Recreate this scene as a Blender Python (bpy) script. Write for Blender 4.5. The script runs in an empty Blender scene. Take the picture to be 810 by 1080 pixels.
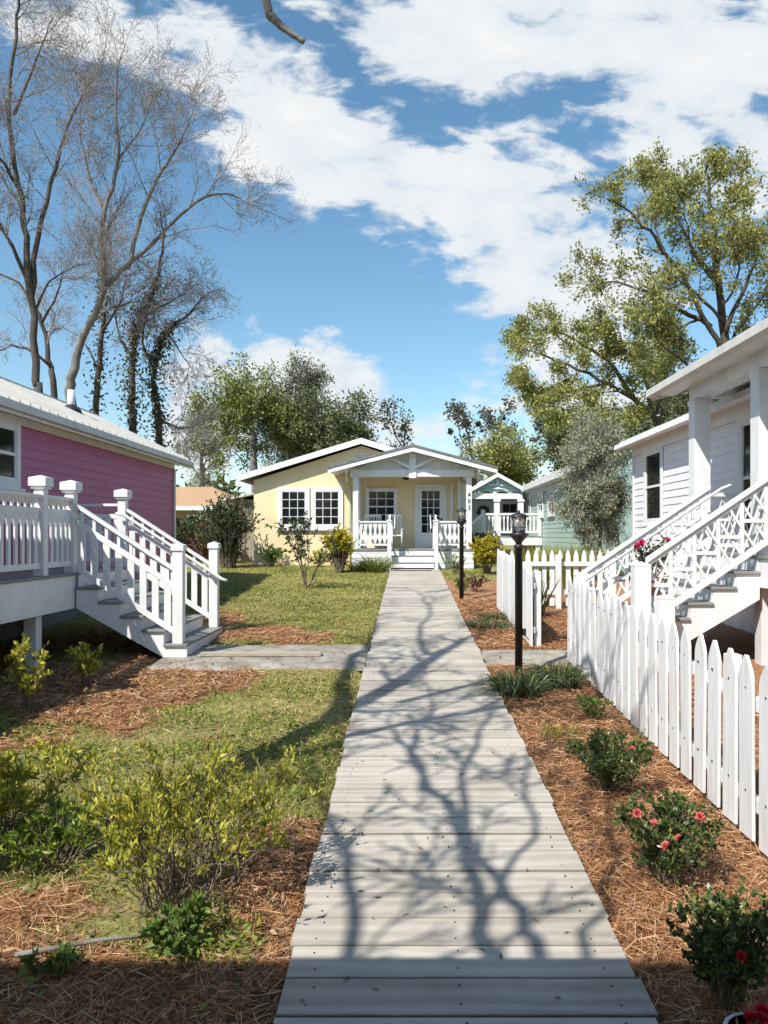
import bpy, math, random
import numpy as np
from mathutils import Vector, Matrix

random.seed(11)
RNG = np.random.default_rng(11)
scene = bpy.context.scene
col = scene.collection
F = 810.0                       # focal length of the photograph in its own pixels
EYE = 2.0


def at(px, py, y):
    """world point seen at a spot of the photograph, at distance y along the walk"""
    return Vector(((px - 430) * y / F, y, EYE + (565 - py) * y / F))


def gz(y):
    """height of the ground: a gentle rise away from the viewer"""
    y = np.clip(y, -12, 60)
    r = np.where(y < 24, 0.042 * y, 1.008 + 0.45 * (1 - np.exp(-(y - 24) * 0.042 / 0.45)))
    return r - 0.06


def g(y):
    return float(gz(np.array(float(y))))


def walk_z(y):
    return 0.042 * y


# ------------------------------------------------------------------ numpy value noise
_tab = RNG.random((256, 256))


def vnoise(x, y, s=1.0, o=0.0):
    x = np.asarray(x) / s + 37.3 + o
    y = np.asarray(y) / s + 91.7 + o * 1.7
    xi = np.floor(x).astype(int); yi = np.floor(y).astype(int)
    fx = x - xi; fy = y - yi
    fx = fx * fx * (3 - 2 * fx); fy = fy * fy * (3 - 2 * fy)
    a = _tab[xi % 256, yi % 256]; b = _tab[(xi + 1) % 256, yi % 256]
    c = _tab[xi % 256, (yi + 1) % 256]; d = _tab[(xi + 1) % 256, (yi + 1) % 256]
    return (a * (1 - fx) + b * fx) * (1 - fy) + (c * (1 - fx) + d * fx) * fy


def fbm(x, y, s, o=0.0):
    return 0.55 * vnoise(x, y, s, o) + 0.3 * vnoise(x, y, s / 2.3, o + 5) + 0.15 * vnoise(x, y, s / 5.1, o + 9)


# ------------------------------------------------------------------ materials
def new_mat(name):
    m = bpy.data.materials.new(name)
    m.use_nodes = True
    nt = m.node_tree
    bs = nt.nodes['Principled BSDF']
    return m, nt, bs, nt.nodes, nt.links


def ramp(nt, stops):
    r = nt.nodes.new('ShaderNodeValToRGB')
    e = r.color_ramp.elements
    while len(e) < len(stops):
        e.new(0.5)
    for el, (p, c) in zip(e, stops):
        el.position = p
        el.color = (c[0], c[1], c[2], 1)
    return r


def pos(nt, scale=(1, 1, 1)):
    ge = nt.nodes.new('ShaderNodeNewGeometry')
    mp = nt.nodes.new('ShaderNodeMapping')
    mp.inputs['Scale'].default_value = scale
    nt.links.new(ge.outputs['Position'], mp.inputs['Vector'])
    return mp.outputs['Vector']


def noise(nt, vec, scale, detail=4, rough=0.6):
    n = nt.nodes.new('ShaderNodeTexNoise')
    n.inputs['Scale'].default_value = scale
    n.inputs['Detail'].default_value = detail
    n.inputs['Roughness'].default_value = rough
    nt.links.new(vec, n.inputs['Vector'])
    return n.outputs['Fac']


def bump(nt, bs, fac, strength=0.3, dist=0.01):
    b = nt.nodes.new('ShaderNodeBump')
    b.inputs['Strength'].default_value = strength
    b.inputs['Distance'].default_value = dist
    nt.links.new(fac, b.inputs['Height'])
    nt.links.new(b.outputs['Normal'], bs.inputs['Normal'])


def mat_noise(name, stops, scale=3, rough=0.6, bstr=0.2, bdist=0.005, stretch=(1, 1, 1), bscale=None, detail=5):
    m, nt, bs, N, L = new_mat(name)
    v = pos(nt, stretch)
    f = noise(nt, v, scale, detail)
    r = ramp(nt, stops)
    L.new(f, r.inputs['Fac'])
    L.new(r.outputs['Color'], bs.inputs['Base Color'])
    bs.inputs['Roughness'].default_value = rough
    f2 = noise(nt, v, bscale or scale * 6, 4)
    if bstr:
        bump(nt, bs, f2, bstr, bdist)
    return m


def leaf_mat(name, stops, rough=0.5, trans=0.3):
    m, nt, bs, N, L = new_mat(name)
    a = N.new('ShaderNodeAttribute'); a.attribute_name = 'rnd'
    r = ramp(nt, stops)
    L.new(a.outputs['Fac'], r.inputs['Fac'])
    L.new(r.outputs['Color'], bs.inputs['Base Color'])
    bs.inputs['Roughness'].default_value = rough
    bs.inputs['Specular IOR Level'].default_value = 0.3
    if trans:
        t = N.new('ShaderNodeBsdfTranslucent')
        L.new(r.outputs['Color'], t.inputs['Color'])
        mx = N.new('ShaderNodeMixShader'); mx.inputs[0].default_value = trans
        L.new(bs.outputs[0], mx.inputs[1]); L.new(t.outputs[0], mx.inputs[2])
        L.new(mx.outputs[0], N['Material Output'].inputs['Surface'])
    return m


def plain(name, c, rough=0.5, metal=0.0, spec=0.5):
    m, nt, bs, N, L = new_mat(name)
    bs.inputs['Base Color'].default_value = (c[0], c[1], c[2], 1)
    bs.inputs['Roughness'].default_value = rough
    bs.inputs['Metallic'].default_value = metal
    bs.inputs['Specular IOR Level'].default_value = spec
    return m


def paint(name, c, dirt=0.08, rough=0.45):
    d = tuple(x * (1 - dirt) for x in c)
    d2 = tuple(x * (1 - dirt * 2.2) for x in c)
    return mat_noise(name, [(0.28, d2), (0.45, d), (0.62, c)], 2.2, rough, 0.14, 0.003, (1.6, 1.6, 0.6), 30, 9)


M = {}
M['white'] = paint('white_paint', (0.74, 0.745, 0.74))
M['fencewhite'] = mat_noise('fence_paint', [(0.24, (0.42, 0.40, 0.36)), (0.36, (0.62, 0.62, 0.60)), (0.55, (0.71, 0.715, 0.72)), (0.75, (0.75, 0.755, 0.76))], 1.6, 0.55, 0.35, 0.004, (14, 14, 1.3), 5)
M['cream'] = paint('cream_trim', (0.72, 0.69, 0.62))
M['pink'] = paint('pink_siding', (0.44, 0.118, 0.255), 0.07, 0.5)
M['siding'] = paint('white_siding', (0.76, 0.77, 0.80), 0.04)
M['yellow'] = mat_noise('yellow_stucco', [(0.3, (0.71, 0.565, 0.335)), (0.65, (0.79, 0.645, 0.405))], 1.3, 0.8, 0.35, 0.01, (1, 1, 1), 60)
M['green'] = paint('green_siding', (0.33, 0.46, 0.42), 0.06)
M['tread'] = mat_noise('grey_deck_paint', [(0.3, (0.13, 0.14, 0.135)), (0.65, (0.24, 0.25, 0.235))], 4, 0.6, 0.2, 0.003, (1, 4, 1))
M['glass'] = plain('window_glass', (0.010, 0.013, 0.014), 0.06, 0, 0.28)
M['black'] = mat_noise('black_iron', [(0.3, (0.012, 0.012, 0.014)), (0.7, (0.03, 0.03, 0.033))], 9, 0.42, 0.1)
M['metalroof'] = mat_noise('galvanised_roof', [(0.3, (0.40, 0.39, 0.36)), (0.7, (0.52, 0.51, 0.48))], 2.5, 0.5, 0.05)
M['gutter'] = paint('gutter_paint', (0.55, 0.53, 0.49), 0.1)
M['shingle'] = mat_noise('grey_shingles', [(0.3, (0.10, 0.10, 0.105)), (0.7, (0.20, 0.20, 0.20))], 14, 0.85, 0.5, 0.01)
M['tanroof'] = mat_noise('tan_shingles', [(0.3, (0.33, 0.21, 0.12)), (0.7, (0.46, 0.30, 0.18))], 6, 0.85, 0.4, 0.01)
M['tanwall'] = mat_noise('tan_wall', [(0.3, (0.34, 0.29, 0.22)), (0.7, (0.45, 0.39, 0.30))], 2, 0.85)
M['shedwall'] = mat_noise('weathered_boards', [(0.3, (0.22, 0.20, 0.15)), (0.7, (0.36, 0.33, 0.26))], 3, 0.85, 0.3, 0.01, (8, 8, 1))
M['concrete'] = mat_noise('worn_concrete', [(0.30, (0.13, 0.11, 0.085)), (0.48, (0.25, 0.225, 0.185)), (0.68, (0.37, 0.345, 0.30))], 2.6, 0.9, 0.4, 0.006, (1, 1, 1), 30)
M['timber'] = mat_noise('grey_timber', [(0.3, (0.26, 0.23, 0.17)), (0.7, (0.42, 0.38, 0.30))], 6, 0.85, 0.3, 0.006, (1, 8, 8))
M['bark_grey'] = mat_noise('grey_bark', [(0.3, (0.09, 0.08, 0.07)), (0.7, (0.24, 0.22, 0.20))], 5, 0.9, 0.6, 0.02, (1, 1, 0.3))
M['bark_dark'] = mat_noise('dark_bark', [(0.3, (0.035, 0.03, 0.025)), (0.7, (0.10, 0.085, 0.07))], 5, 0.9, 0.6, 0.02, (1, 1, 0.3))
M['bark_pale'] = mat_noise('pale_bark', [(0.3, (0.35, 0.33, 0.30)), (0.7, (0.60, 0.57, 0.52))], 4, 0.9, 0.4, 0.01, (1, 1, 0.3))
M['twig'] = mat_noise('twig_bark', [(0.3, (0.16, 0.14, 0.135)), (0.7, (0.35, 0.32, 0.31))], 9, 0.9, 0)
M['stem'] = mat_noise('stem_bark', [(0.3, (0.09, 0.065, 0.045)), (0.7, (0.26, 0.20, 0.15))], 15, 0.9, 0)
M['rubber'] = mat_noise('brown_coir', [(0.3, (0.06, 0.05, 0.045)), (0.7, (0.13, 0.11, 0.10))], 60, 0.95, 0.4)
M['red'] = leaf_mat('red_petals', [(0.0, (0.50, 0.015, 0.03)), (1, (0.72, 0.05, 0.07))], 0.5, 0.3)
M['salmon'] = leaf_mat('salmon_petals', [(0.0, (0.65, 0.13, 0.12)), (1, (0.80, 0.28, 0.25))], 0.5, 0.3)
M['magenta'] = leaf_mat('magenta_petals', [(0.0, (0.60, 0.02, 0.12)), (1, (0.75, 0.08, 0.22))], 0.5, 0.3)
M['terracotta'] = mat_noise('terracotta', [(0.3, (0.30, 0.12, 0.07)), (0.7, (0.40, 0.18, 0.10))], 8, 0.8)
M['soil'] = mat_noise('potting_soil', [(0.3, (0.03, 0.022, 0.016)), (0.7, (0.07, 0.05, 0.04))], 30, 0.95, 0.6, 0.01)
M['azalea'] = leaf_mat('azalea_leaf', [(0, (0.09, 0.13, 0.022)), (0.35, (0.30, 0.32, 0.04)), (0.7, (0.54, 0.50, 0.07)), (0.95, (0.66, 0.60, 0.12)), (1, (0.32, 0.17, 0.07))], 0.45, 0.35)
M['azalea2'] = leaf_mat('azalea_green_leaf', [(0, (0.05, 0.10, 0.02)), (0.5, (0.17, 0.25, 0.035)), (1, (0.36, 0.40, 0.06))], 0.45, 0.35)
M['rose'] = leaf_mat('rose_leaf', [(0, (0.025, 0.055, 0.018)), (0.5, (0.075, 0.125, 0.035)), (0.8, (0.19, 0.22, 0.06)), (1, (0.34, 0.26, 0.09))], 0.35, 0.25)
M['gold'] = leaf_mat('golden_leaf', [(0, (0.20, 0.19, 0.02)), (0.5, (0.50, 0.42, 0.03)), (1, (0.66, 0.57, 0.05))], 0.5, 0.35)
M['darkleaf'] = leaf_mat('dark_leaf', [(0, (0.014, 0.03, 0.012)), (0.6, (0.045, 0.075, 0.022)), (1, (0.11, 0.14, 0.045))], 0.45, 0.25)
M['midleaf'] = leaf_mat('mid_leaf', [(0, (0.07, 0.10, 0.025)), (0.6, (0.23, 0.27, 0.07)), (1, (0.42, 0.42, 0.13))], 0.5, 0.3)
M['redleaf'] = leaf_mat('red_leaf', [(0, (0.05, 0.02, 0.02)), (0.6, (0.14, 0.04, 0.035)), (1, (0.22, 0.09, 0.06))], 0.5, 0.25)
M['oakleaf'] = leaf_mat('oak_leaf', [(0, (0.09, 0.11, 0.035)), (0.4, (0.25, 0.27, 0.085)), (0.75, (0.42, 0.41, 0.12)), (1, (0.56, 0.49, 0.16))], 0.5, 0.42)
M['liveoak'] = leaf_mat('live_oak_leaf', [(0, (0.04, 0.06, 0.025)), (0.6, (0.14, 0.165, 0.065)), (1, (0.32, 0.33, 0.15))], 0.45, 0.25)
M['olive'] = leaf_mat('silver_leaf', [(0, (0.11, 0.12, 0.07)), (0.5, (0.32, 0.34, 0.21)), (1, (0.56, 0.57, 0.42))], 0.45, 0.25)
M['bud'] = leaf_mat('brown_bud', [(0, (0.15, 0.12, 0.11)), (0.6, (0.28, 0.24, 0.22)), (1, (0.38, 0.33, 0.28))], 0.7, 0.3)
M['moss'] = leaf_mat('vine_leaf', [(0, (0.04, 0.045, 0.025)), (0.6, (0.11, 0.11, 0.06)), (1, (0.21, 0.19, 0.11))], 0.5, 0.25)
M['liriope'] = leaf_mat('liriope_blade', [(0, (0.02, 0.036, 0.010)), (0.6, (0.055, 0.085, 0.025)), (1, (0.22, 0.24, 0.10))], 0.35, 0.15)
M['goldgrass'] = leaf_mat('gold_grass_blade', [(0, (0.14, 0.18, 0.02)), (1, (0.46, 0.43, 0.05))], 0.5, 0.35)
M['greengrass'] = leaf_mat('green_grass_blade', [(0, (0.07, 0.12, 0.02)), (1, (0.28, 0.31, 0.06))], 0.5, 0.35)
M['turf'] = leaf_mat('turf_blade', [(0, (0.11, 0.13, 0.03)), (0.4, (0.27, 0.285, 0.07)), (0.7, (0.44, 0.41, 0.12)), (1, (0.60, 0.50, 0.25))], 0.6, 0.3)
M['needle'] = leaf_mat('pine_needle', [(0, (0.10, 0.045, 0.022)), (0.4, (0.29, 0.13, 0.055)), (0.75, (0.52, 0.275, 0.13)), (1, (0.72, 0.50, 0.30))], 0.6, 0.1)
M['litter'] = leaf_mat('dead_leaf', [(0, (0.11, 0.06, 0.032)), (0.5, (0.28, 0.165, 0.09)), (1, (0.46, 0.32, 0.20))], 0.7, 0.1)
M['weed'] = leaf_mat('weed_leaf', [(0, (0.05, 0.10, 0.02)), (1, (0.17, 0.26, 0.05))], 0.5, 0.3)


# ------------------------------------------------------------------ objects
BASE = {}


def thing(name, label, cat, loc=(0, 0, 0), group=None):
    o = bpy.data.objects.new(name, None)
    o.empty_display_size = 0.2
    col.objects.link(o)
    o.location = loc
    o['label'] = label; o['category'] = cat
    if group:
        o['group'] = group
    BASE[o.name] = Vector(loc)
    return o


def link(name, me, mat, parent, base=None):
    o = bpy.data.objects.new(name, me)
    col.objects.link(o)
    if mat and not me.materials:
        me.materials.append(mat)
    if parent:
        o.parent = parent
        BASE[o.name] = BASE[parent.name]
    return o


class MB:
    """collects shapes in world coordinates; build() links them as one mesh"""
    def __init__(s):
        s.v = []; s.f = []; s.sm = []

    def add(s, vs, fs, smooth=False):
        n = len(s.v)
        s.v += [tuple(v) for v in vs]
        s.f += [tuple(i + n for i in f) for f in fs]
        s.sm += [smooth] * len(fs)
        return s

    def box(s, x0, x1, y0, y1, z0, z1):
        return s.add([(x0, y0, z0), (x1, y0, z0), (x1, y1, z0), (x0, y1, z0), (x0, y0, z1), (x1, y0, z1), (x1, y1, z1), (x0, y1, z1)],
                     [(0, 3, 2, 1), (4, 5, 6, 7), (0, 1, 5, 4), (1, 2, 6, 5), (2, 3, 7, 6), (3, 0, 4, 7)])

    def bar(s, p0, p1, w, h, up=(0, 0, 1)):
        """rectangular bar from p0 to p1: w across, h along up"""
        p0 = Vector(p0); p1 = Vector(p1)
        d = (p1 - p0).normalized()
        a = d.cross(Vector(up)).normalized() * w / 2
        b = a.cross(d).normalized() * h / 2
        vs = []
        for p in (p0, p1):
            vs += [p - a - b, p + a - b, p + a + b, p - a + b]
        return s.add(vs, [(0, 1, 2, 3), (7, 6, 5, 4), (0, 4, 5, 1), (1, 5, 6, 2), (2, 6, 7, 3), (3, 7, 4, 0)])

    def vbar(s, p0, p1, dy, hz):
        """bar in an x-z plane whose section stays vertical: ends cut plumb"""
        (x0, y0, z0), (x1, y1, z1) = p0, p1
        vs = []
        for (x, y, z) in ((x0, y0, z0), (x1, y1, z1)):
            vs += [(x, y - dy / 2, z - hz / 2), (x, y + dy / 2, z - hz / 2), (x, y + dy / 2, z + hz / 2), (x, y - dy / 2, z + hz / 2)]
        return s.add(vs, [(0, 1, 2, 3), (7, 6, 5, 4), (0, 4, 5, 1), (1, 5, 6, 2), (2, 6, 7, 3), (3, 7, 4, 0)])

    def prism(s, pts, d):
        """polygon (list of 3d points) pushed along vector d"""
        n = len(pts)
        d = Vector(d)
        vs = [Vector(p) for p in pts] + [Vector(p) + d for p in pts]
        fs = [tuple(range(n))[::-1], tuple(range(n, 2 * n))]
        fs += [(i, (i + 1) % n, (i + 1) % n + n, i + n) for i in range(n)]
        return s.add(vs, fs)

    def tube(s, pts, rad, n=8, cap=True):
        pts = [Vector(p) for p in pts]
        vs = []; fs = []
        a = None
        for i, p in enumerate(pts):
            d = (pts[min(i + 1, len(pts) - 1)] - pts[max(i - 1, 0)]).normalized()
            if a is None:
                a = d.orthogonal().normalized()
            a = (a - d * a.dot(d)).normalized()
            b = d.cross(a)
            r = rad[i] if hasattr(rad, '__len__') else rad
            for k in range(n):
                t = 2 * math.pi * k / n
                vs.append(p + (a * math.cos(t) + b * math.sin(t)) * r)
        for i in range(len(pts) - 1):
            for k in range(n):
                fs.append((i * n + k, i * n + (k + 1) % n, (i + 1) * n + (k + 1) % n, (i + 1) * n + k))
        if cap:
            fs.append(tuple(range(n))[::-1]); fs.append(tuple(range((len(pts) - 1) * n, len(pts) * n)))
        return s.add(vs, fs, True)

    def lathe(s, c, prof, n=16):
        return s.tube([(c[0], c[1], c[2] + z) for r, z in prof], [max(r, 1e-4) for r, z in prof], n)

    def build(s, name, mat, parent=None, bevel=0):
        me = bpy.data.meshes.new(name)
        b = BASE[parent.name] if parent else Vector((0, 0, 0))
        me.from_pydata([(v[0] - b[0], v[1] - b[1], v[2] - b[2]) for v in s.v], [], s.f)
        me.polygons.foreach_set('use_smooth', s.sm)
        me.update()
        o = link(name, me, mat, parent)
        if bevel:
            md = o.modifiers.new('bevel', 'BEVEL')
            md.width = bevel; md.segments = 2; md.limit_method = 'ANGLE'; md.angle_limit = math.radians(40)
        return o


def place(proto_mesh, name, parent, loc, mat=None, bevel=0):
    """a further object on shared mesh data, put at a world point"""
    o = link(name, proto_mesh, mat, parent)
    o.location = Vector(loc) - (BASE[parent.name] if parent else Vector((0, 0, 0)))
    if bevel:
        md = o.modifiers.new('bevel', 'BEVEL')
        md.width = bevel; md.segments = 2; md.limit_method = 'ANGLE'
    return o


def mesh_only(mb, name, mat):
    me = bpy.data.meshes.new(name)
    me.from_pydata(mb.v, [], mb.f)
    me.polygons.foreach_set('use_smooth', mb.sm)
    me.update(); me.materials.append(mat)
    return me


def structure(o, kind='structure'):
    o['kind'] = kind
    return o


def copy_tree(o, parent=None):
    c = o.copy(); col.objects.link(c)
    c.parent = parent
    for ch in list(o.children):
        copy_tree(ch, c)
    return c


def np_mesh(name, V, Q, mat, parent=None, rnd=None, smooth=False):
    """V (n,3) world coordinates, Q (m,4) quads"""
    b = BASE[parent.name] if parent else Vector((0, 0, 0))
    V = np.asarray(V, dtype=np.float32) - np.array(b, dtype=np.float32)
    Q = np.asarray(Q, dtype=np.int32)
    me = bpy.data.meshes.new(name)
    me.vertices.add(len(V)); me.vertices.foreach_set('co', V.ravel())
    me.loops.add(Q.size); me.loops.foreach_set('vertex_index', Q.ravel())
    me.polygons.add(len(Q))
    me.polygons.foreach_set('loop_start', np.arange(0, Q.size, 4, dtype=np.int32))
    me.polygons.foreach_set('loop_total', np.full(len(Q), 4, dtype=np.int32))
    if smooth:
        me.polygons.foreach_set('use_smooth', np.ones(len(Q), dtype=bool))
    me.update(calc_edges=True)
    if rnd is not None:
        a = me.attributes.new('rnd', 'FLOAT', 'FACE')
        a.data.foreach_set('value', np.asarray(rnd, dtype=np.float32))
    return link(name, me, mat, parent)


def norm(a):
    return a / np.maximum(np.linalg.norm(a, axis=1, keepdims=True), 1e-9)


def leaf_arrays(P, D, Lg, Wd, fold=0.15, up=0.6):
    """kite-shaped leaves: P base points, D directions"""
    n = len(P)
    D = norm(D)
    U = norm(RNG.normal(size=(n, 3)) + np.array([0, 0, up]))
    S = norm(np.cross(D, U)); Nn = np.cross(S, D)
    Lg = np.broadcast_to(Lg, n)[:, None]; Wd = np.broadcast_to(Wd, n)[:, None]
    mid = P + D * Lg * 0.45
    V = np.stack([P, mid + S * Wd / 2 + Nn * Wd * fold, P + D * Lg - Nn * Lg * 0.06, mid - S * Wd / 2 + Nn * Wd * fold], 1).reshape(-1, 3)
    Q = np.arange(4 * n).reshape(-1, 4)
    return V, Q


def blade_arrays(P, D, Lg, Wd, droop=0.5, segs=3):
    """arching grass blades, each a strip of segs quads"""
    n = len(P)
    D = norm(D)
    S = norm(np.cross(D, np.array([0, 0, 1.0]) + RNG.normal(size=(n, 3)) * 0.3))
    H = D * np.array([1, 1, 0])
    Lg = np.broadcast_to(Lg, n)[:, None]; Wd = np.broadcast_to(Wd, n)[:, None]
    rows = []
    for k in range(segs + 1):
        t = k / segs
        c = P + D * Lg * t + H * Lg * droop * t * t * 0.6 - np.array([0, 0, 1]) * Lg * droop * t * t * 0.75
        w = Wd * (1 - t ** 2 * 0.92) / 2
        rows.append(c - S * w); rows.append(c + S * w)
    V = np.stack(rows, 1).reshape(-1, 3)
    m = 2 * (segs + 1)
    base = np.arange(n)[:, None] * m
    Q = np.concatenate([base + np.array([[2 * k, 2 * k + 1, 2 * k + 3, 2 * k + 2]]) for k in range(segs)], 1).reshape(-1, 4)
    return V, Q


def seg_arrays(P0, P1, R0, R1, n=3):
    """tapered prisms, one per twig segment"""
    P0 = np.asarray(P0); P1 = np.asarray(P1); R0 = np.asarray(R0)[:, None]; R1 = np.asarray(R1)[:, None]
    D = norm(P1 - P0)
    A = norm(np.cross(D, np.where(np.abs(D[:, 2:3]) < 0.9, np.array([[0, 0, 1.0]]), np.array([[1.0, 0, 0]]))))
    B = np.cross(D, A)
    rings = []
    for P, R in ((P0, R0), (P1, R1)):
        for k in range(n):
            t = 2 * math.pi * k / n
            rings.append(P + (A * math.cos(t) + B * math.sin(t)) * R)
    V = np.stack(rings, 1).reshape(-1, 3)
    base = np.arange(len(P0))[:, None] * 2 * n
    Q = np.concatenate([base + np.array([[k, (k + 1) % n, n + (k + 1) % n, n + k]]) for k in range(n)], 1).reshape(-1, 4)
    return V, Q


def join(parts):
    Vs = []; Qs = []; o = 0
    for V, Q in parts:
        Vs.append(V); Qs.append(Q + o); o += len(V)
    return np.concatenate(Vs), np.concatenate(Qs)
# ================================================================== sun, sky, camera
SUN_AZ = math.radians(38)       # west of south
SUN_EL = math.radians(47.5)
SUN = Vector((-math.sin(SUN_AZ) * math.cos(SUN_EL), -math.cos(SUN_AZ) * math.cos(SUN_EL), math.sin(SUN_EL)))

cam_d = bpy.data.cameras.new('camera')
cam = bpy.data.objects.new('camera', cam_d)
col.objects.link(cam)
cam.location = (0, 0, EYE)
cam.rotation_euler = (math.radians(90), 0, 0)
cam_d.sensor_width = 36
cam_d.sensor_fit = 'AUTO'
cam_d.lens = 36 * F / 1080
cam_d.shift_x = -25 / 1080
cam_d.shift_y = 25 / 1080
cam_d.clip_start = 0.05
cam_d.clip_end = 2000
scene.camera = cam

sun_d = bpy.data.lights.new('sun', 'SUN')
sun_d.energy = 5.0
sun_d.angle = math.radians(0.42)
sun_d.color = (1.0, 0.955, 0.88)
sun = bpy.data.objects.new('sun', sun_d)
col.objects.link(sun)
sun.location = (-20, -25, 40)
sun.rotation_euler = SUN.to_track_quat('Z', 'Y').to_euler()

world = bpy.data.worlds.new('World')
scene.world = world
world.use_nodes = True
nt = world.node_tree; N = nt.nodes; L = nt.links
bg = N['Background']
sky = N.new('ShaderNodeTexSky')
sky.sky_type = 'NISHITA'
sky.sun_disc = False
sky.sun_elevation = SUN_EL
sky.sun_rotation = math.atan2(SUN.x, SUN.y)
sky.air_density = 1.0; sky.dust_density = 0.6; sky.ozone_density = 1.0
hsv = N.new('ShaderNodeHueSaturation')
hsv.inputs['Saturation'].default_value = 1.16
hsv.inputs['Hue'].default_value = 0.487
hsv.inputs['Value'].default_value = 1.27
L.new(sky.outputs[0], hsv.inputs['Color'])
tc = N.new('ShaderNodeTexCoord')
sep = N.new('ShaderNodeSeparateXYZ')
L.new(tc.outputs['Generated'], sep.inputs[0])


def mth(op, a, b=None, c=None, clamp=False):
    n = N.new('ShaderNodeMath'); n.operation = op; n.use_clamp = clamp
    for i, x in enumerate((a, b, c)):
        if x is None:
            continue
        if isinstance(x, (int, float)):
            n.inputs[i].default_value = x
        else:
            L.new(x, n.inputs[i])
    return n.outputs[0]


dy = mth('MAXIMUM', mth('ABSOLUTE', sep.outputs['Y']), 0.12)
u = mth('DIVIDE', sep.outputs['X'], dy)
v = mth('DIVIDE', sep.outputs['Z'], dy)
cmb = N.new('ShaderNodeCombineXYZ')
L.new(u, cmb.inputs[0]); L.new(v, cmb.inputs[1])


def wnoise(scale, detail, off, st=(1, 1, 1), rot=0.0, dist=0.0):
    mp = N.new('ShaderNodeMapping')
    mp.inputs['Location'].default_value = off
    mp.inputs['Scale'].default_value = st
    mp.inputs['Rotation'].default_value = (0, 0, rot)
    L.new(cmb.outputs[0], mp.inputs['Vector'])
    n = N.new('ShaderNodeTexNoise')
    n.inputs['Scale'].default_value = scale; n.inputs['Detail'].default_value = detail
    n.inputs['Roughness'].default_value = 0.58
    n.inputs['Distortion'].default_value = dist
    L.new(mp.outputs[0], n.inputs['Vector'])
    return n.outputs['Fac']


# cloud bodies: (centre x, centre y, half length, half width, tilt in degrees, weight), in degrees-like sky units taken from the photograph
clouds = [(180, 50, 190, 46, 14, 1.0), (365, 165, 175, 56, 20, 1.05), (660, 40, 300, 78, 12, 1.1), (740, 135, 150, 60, 18, 1.0), (565, 255, 140, 90, 52, 1.1),
          (450, 50, 130, 55, 20, 0.9), (335, 412, 88, 50, 20, 1.25), (210, 425, 44, 66, 0, 1.1), (228, 371, 26, 14, 0, 1.0), (323, 360, 14, 7, 0, 0.8),
          (520, 366, 44, 18, -10, 0.55), (640, 330, 60, 40, 20, 0.55), (430, 450, 90, 30, 10, 0.3), (790, 205, 70, 30, 0, 0.6), (600, 420, 80, 30, 0, 0.35)]
dens = None
for (cx, cy, a, b, ang, w) in clouds:
    U = mth('SUBTRACT', u, (cx - 430) / F); Vv = mth('SUBTRACT', v, (565 - cy) / F)
    t = math.radians(-ang)
    p = mth('ADD', mth('MULTIPLY', U, math.cos(t) * F / a), mth('MULTIPLY', Vv, math.sin(t) * F / a))
    q = mth('ADD', mth('MULTIPLY', U, -math.sin(t) * F / b), mth('MULTIPLY', Vv, math.cos(t) * F / b))
    r2 = mth('ADD', mth('MULTIPLY', p, p), mth('MULTIPLY', q, q))
    d = mth('MULTIPLY', mth('SUBTRACT', 1.25, mth('SQRT', r2)), w)
    d = mth('MINIMUM', d, 0.75)
    dens = d if dens is None else mth('SMOOTH_MAX', dens, d, 0.12)
dens = mth('MAXIMUM', dens, -1.2)
n1 = wnoise(5.5, 9, (3.1, 1.7, 0), (1, 1.7, 1), 0.35, 0.3)
n2 = wnoise(14, 8, (7.1, 4.2, 0), (1, 2.0, 1), 0.38, 0.35)
n3 = wnoise(2.2, 5, (1.3, 8.2, 0), (1, 1.6, 1), 0.3)
nn = mth('ADD', mth('MULTIPLY', mth('SUBTRACT', n1, 0.5), 2.6), mth('MULTIPLY', mth('SUBTRACT', n2, 0.5), 2.2))
dens = mth('ADD', dens, nn)
mr = N.new('ShaderNodeMapRange'); mr.interpolation_type = 'SMOOTHSTEP'
mr.inputs['From Min'].default_value = -0.02; mr.inputs['From Max'].default_value = 0.55
L.new(dens, mr.inputs['Value'])
# nothing below the horizon, thin at the horizon
hz = N.new('ShaderNodeMapRange'); hz.interpolation_type = 'SMOOTHSTEP'
hz.inputs['From Min'].default_value = 0.0; hz.inputs['From Max'].default_value = 0.06
L.new(sep.outputs['Z'], hz.inputs['Value'])
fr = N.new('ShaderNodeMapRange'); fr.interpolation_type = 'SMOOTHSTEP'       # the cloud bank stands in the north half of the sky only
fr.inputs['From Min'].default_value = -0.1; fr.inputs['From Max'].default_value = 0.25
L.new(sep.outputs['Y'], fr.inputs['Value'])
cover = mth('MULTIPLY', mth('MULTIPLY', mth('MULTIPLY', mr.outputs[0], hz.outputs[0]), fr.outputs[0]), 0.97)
crp = ramp(nt, [(0.32, (0.66, 0.76, 0.86)), (0.5, (0.88, 0.925, 0.96)), (0.66, (1.0, 1.0, 1.0))])
L.new(mth('ADD', mth('MULTIPLY', n1, 0.65), mth('MULTIPLY', n2, 0.35)), crp.inputs['Fac'])
cm = N.new('ShaderNodeVectorMath'); cm.operation = 'SCALE'
cm.inputs['Scale'].default_value = 7.0
L.new(crp.outputs['Color'], cm.inputs[0])
mix = N.new('ShaderNodeMix'); mix.data_type = 'RGBA'
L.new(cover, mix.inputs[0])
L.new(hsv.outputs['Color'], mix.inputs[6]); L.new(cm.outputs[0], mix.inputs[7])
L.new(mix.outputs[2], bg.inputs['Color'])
bg.inputs['Strength'].default_value = 0.10

vs = scene.view_settings
vs.view_transform = 'Standard'
try:
    vs.look = 'None'
except Exception:
    pass
vs.gamma = 1.0
vs.exposure = 0.45
vs.use_curve_mapping = False

# ================================================================== ground
WX0, WX1 = -0.525, 0.969


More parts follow.
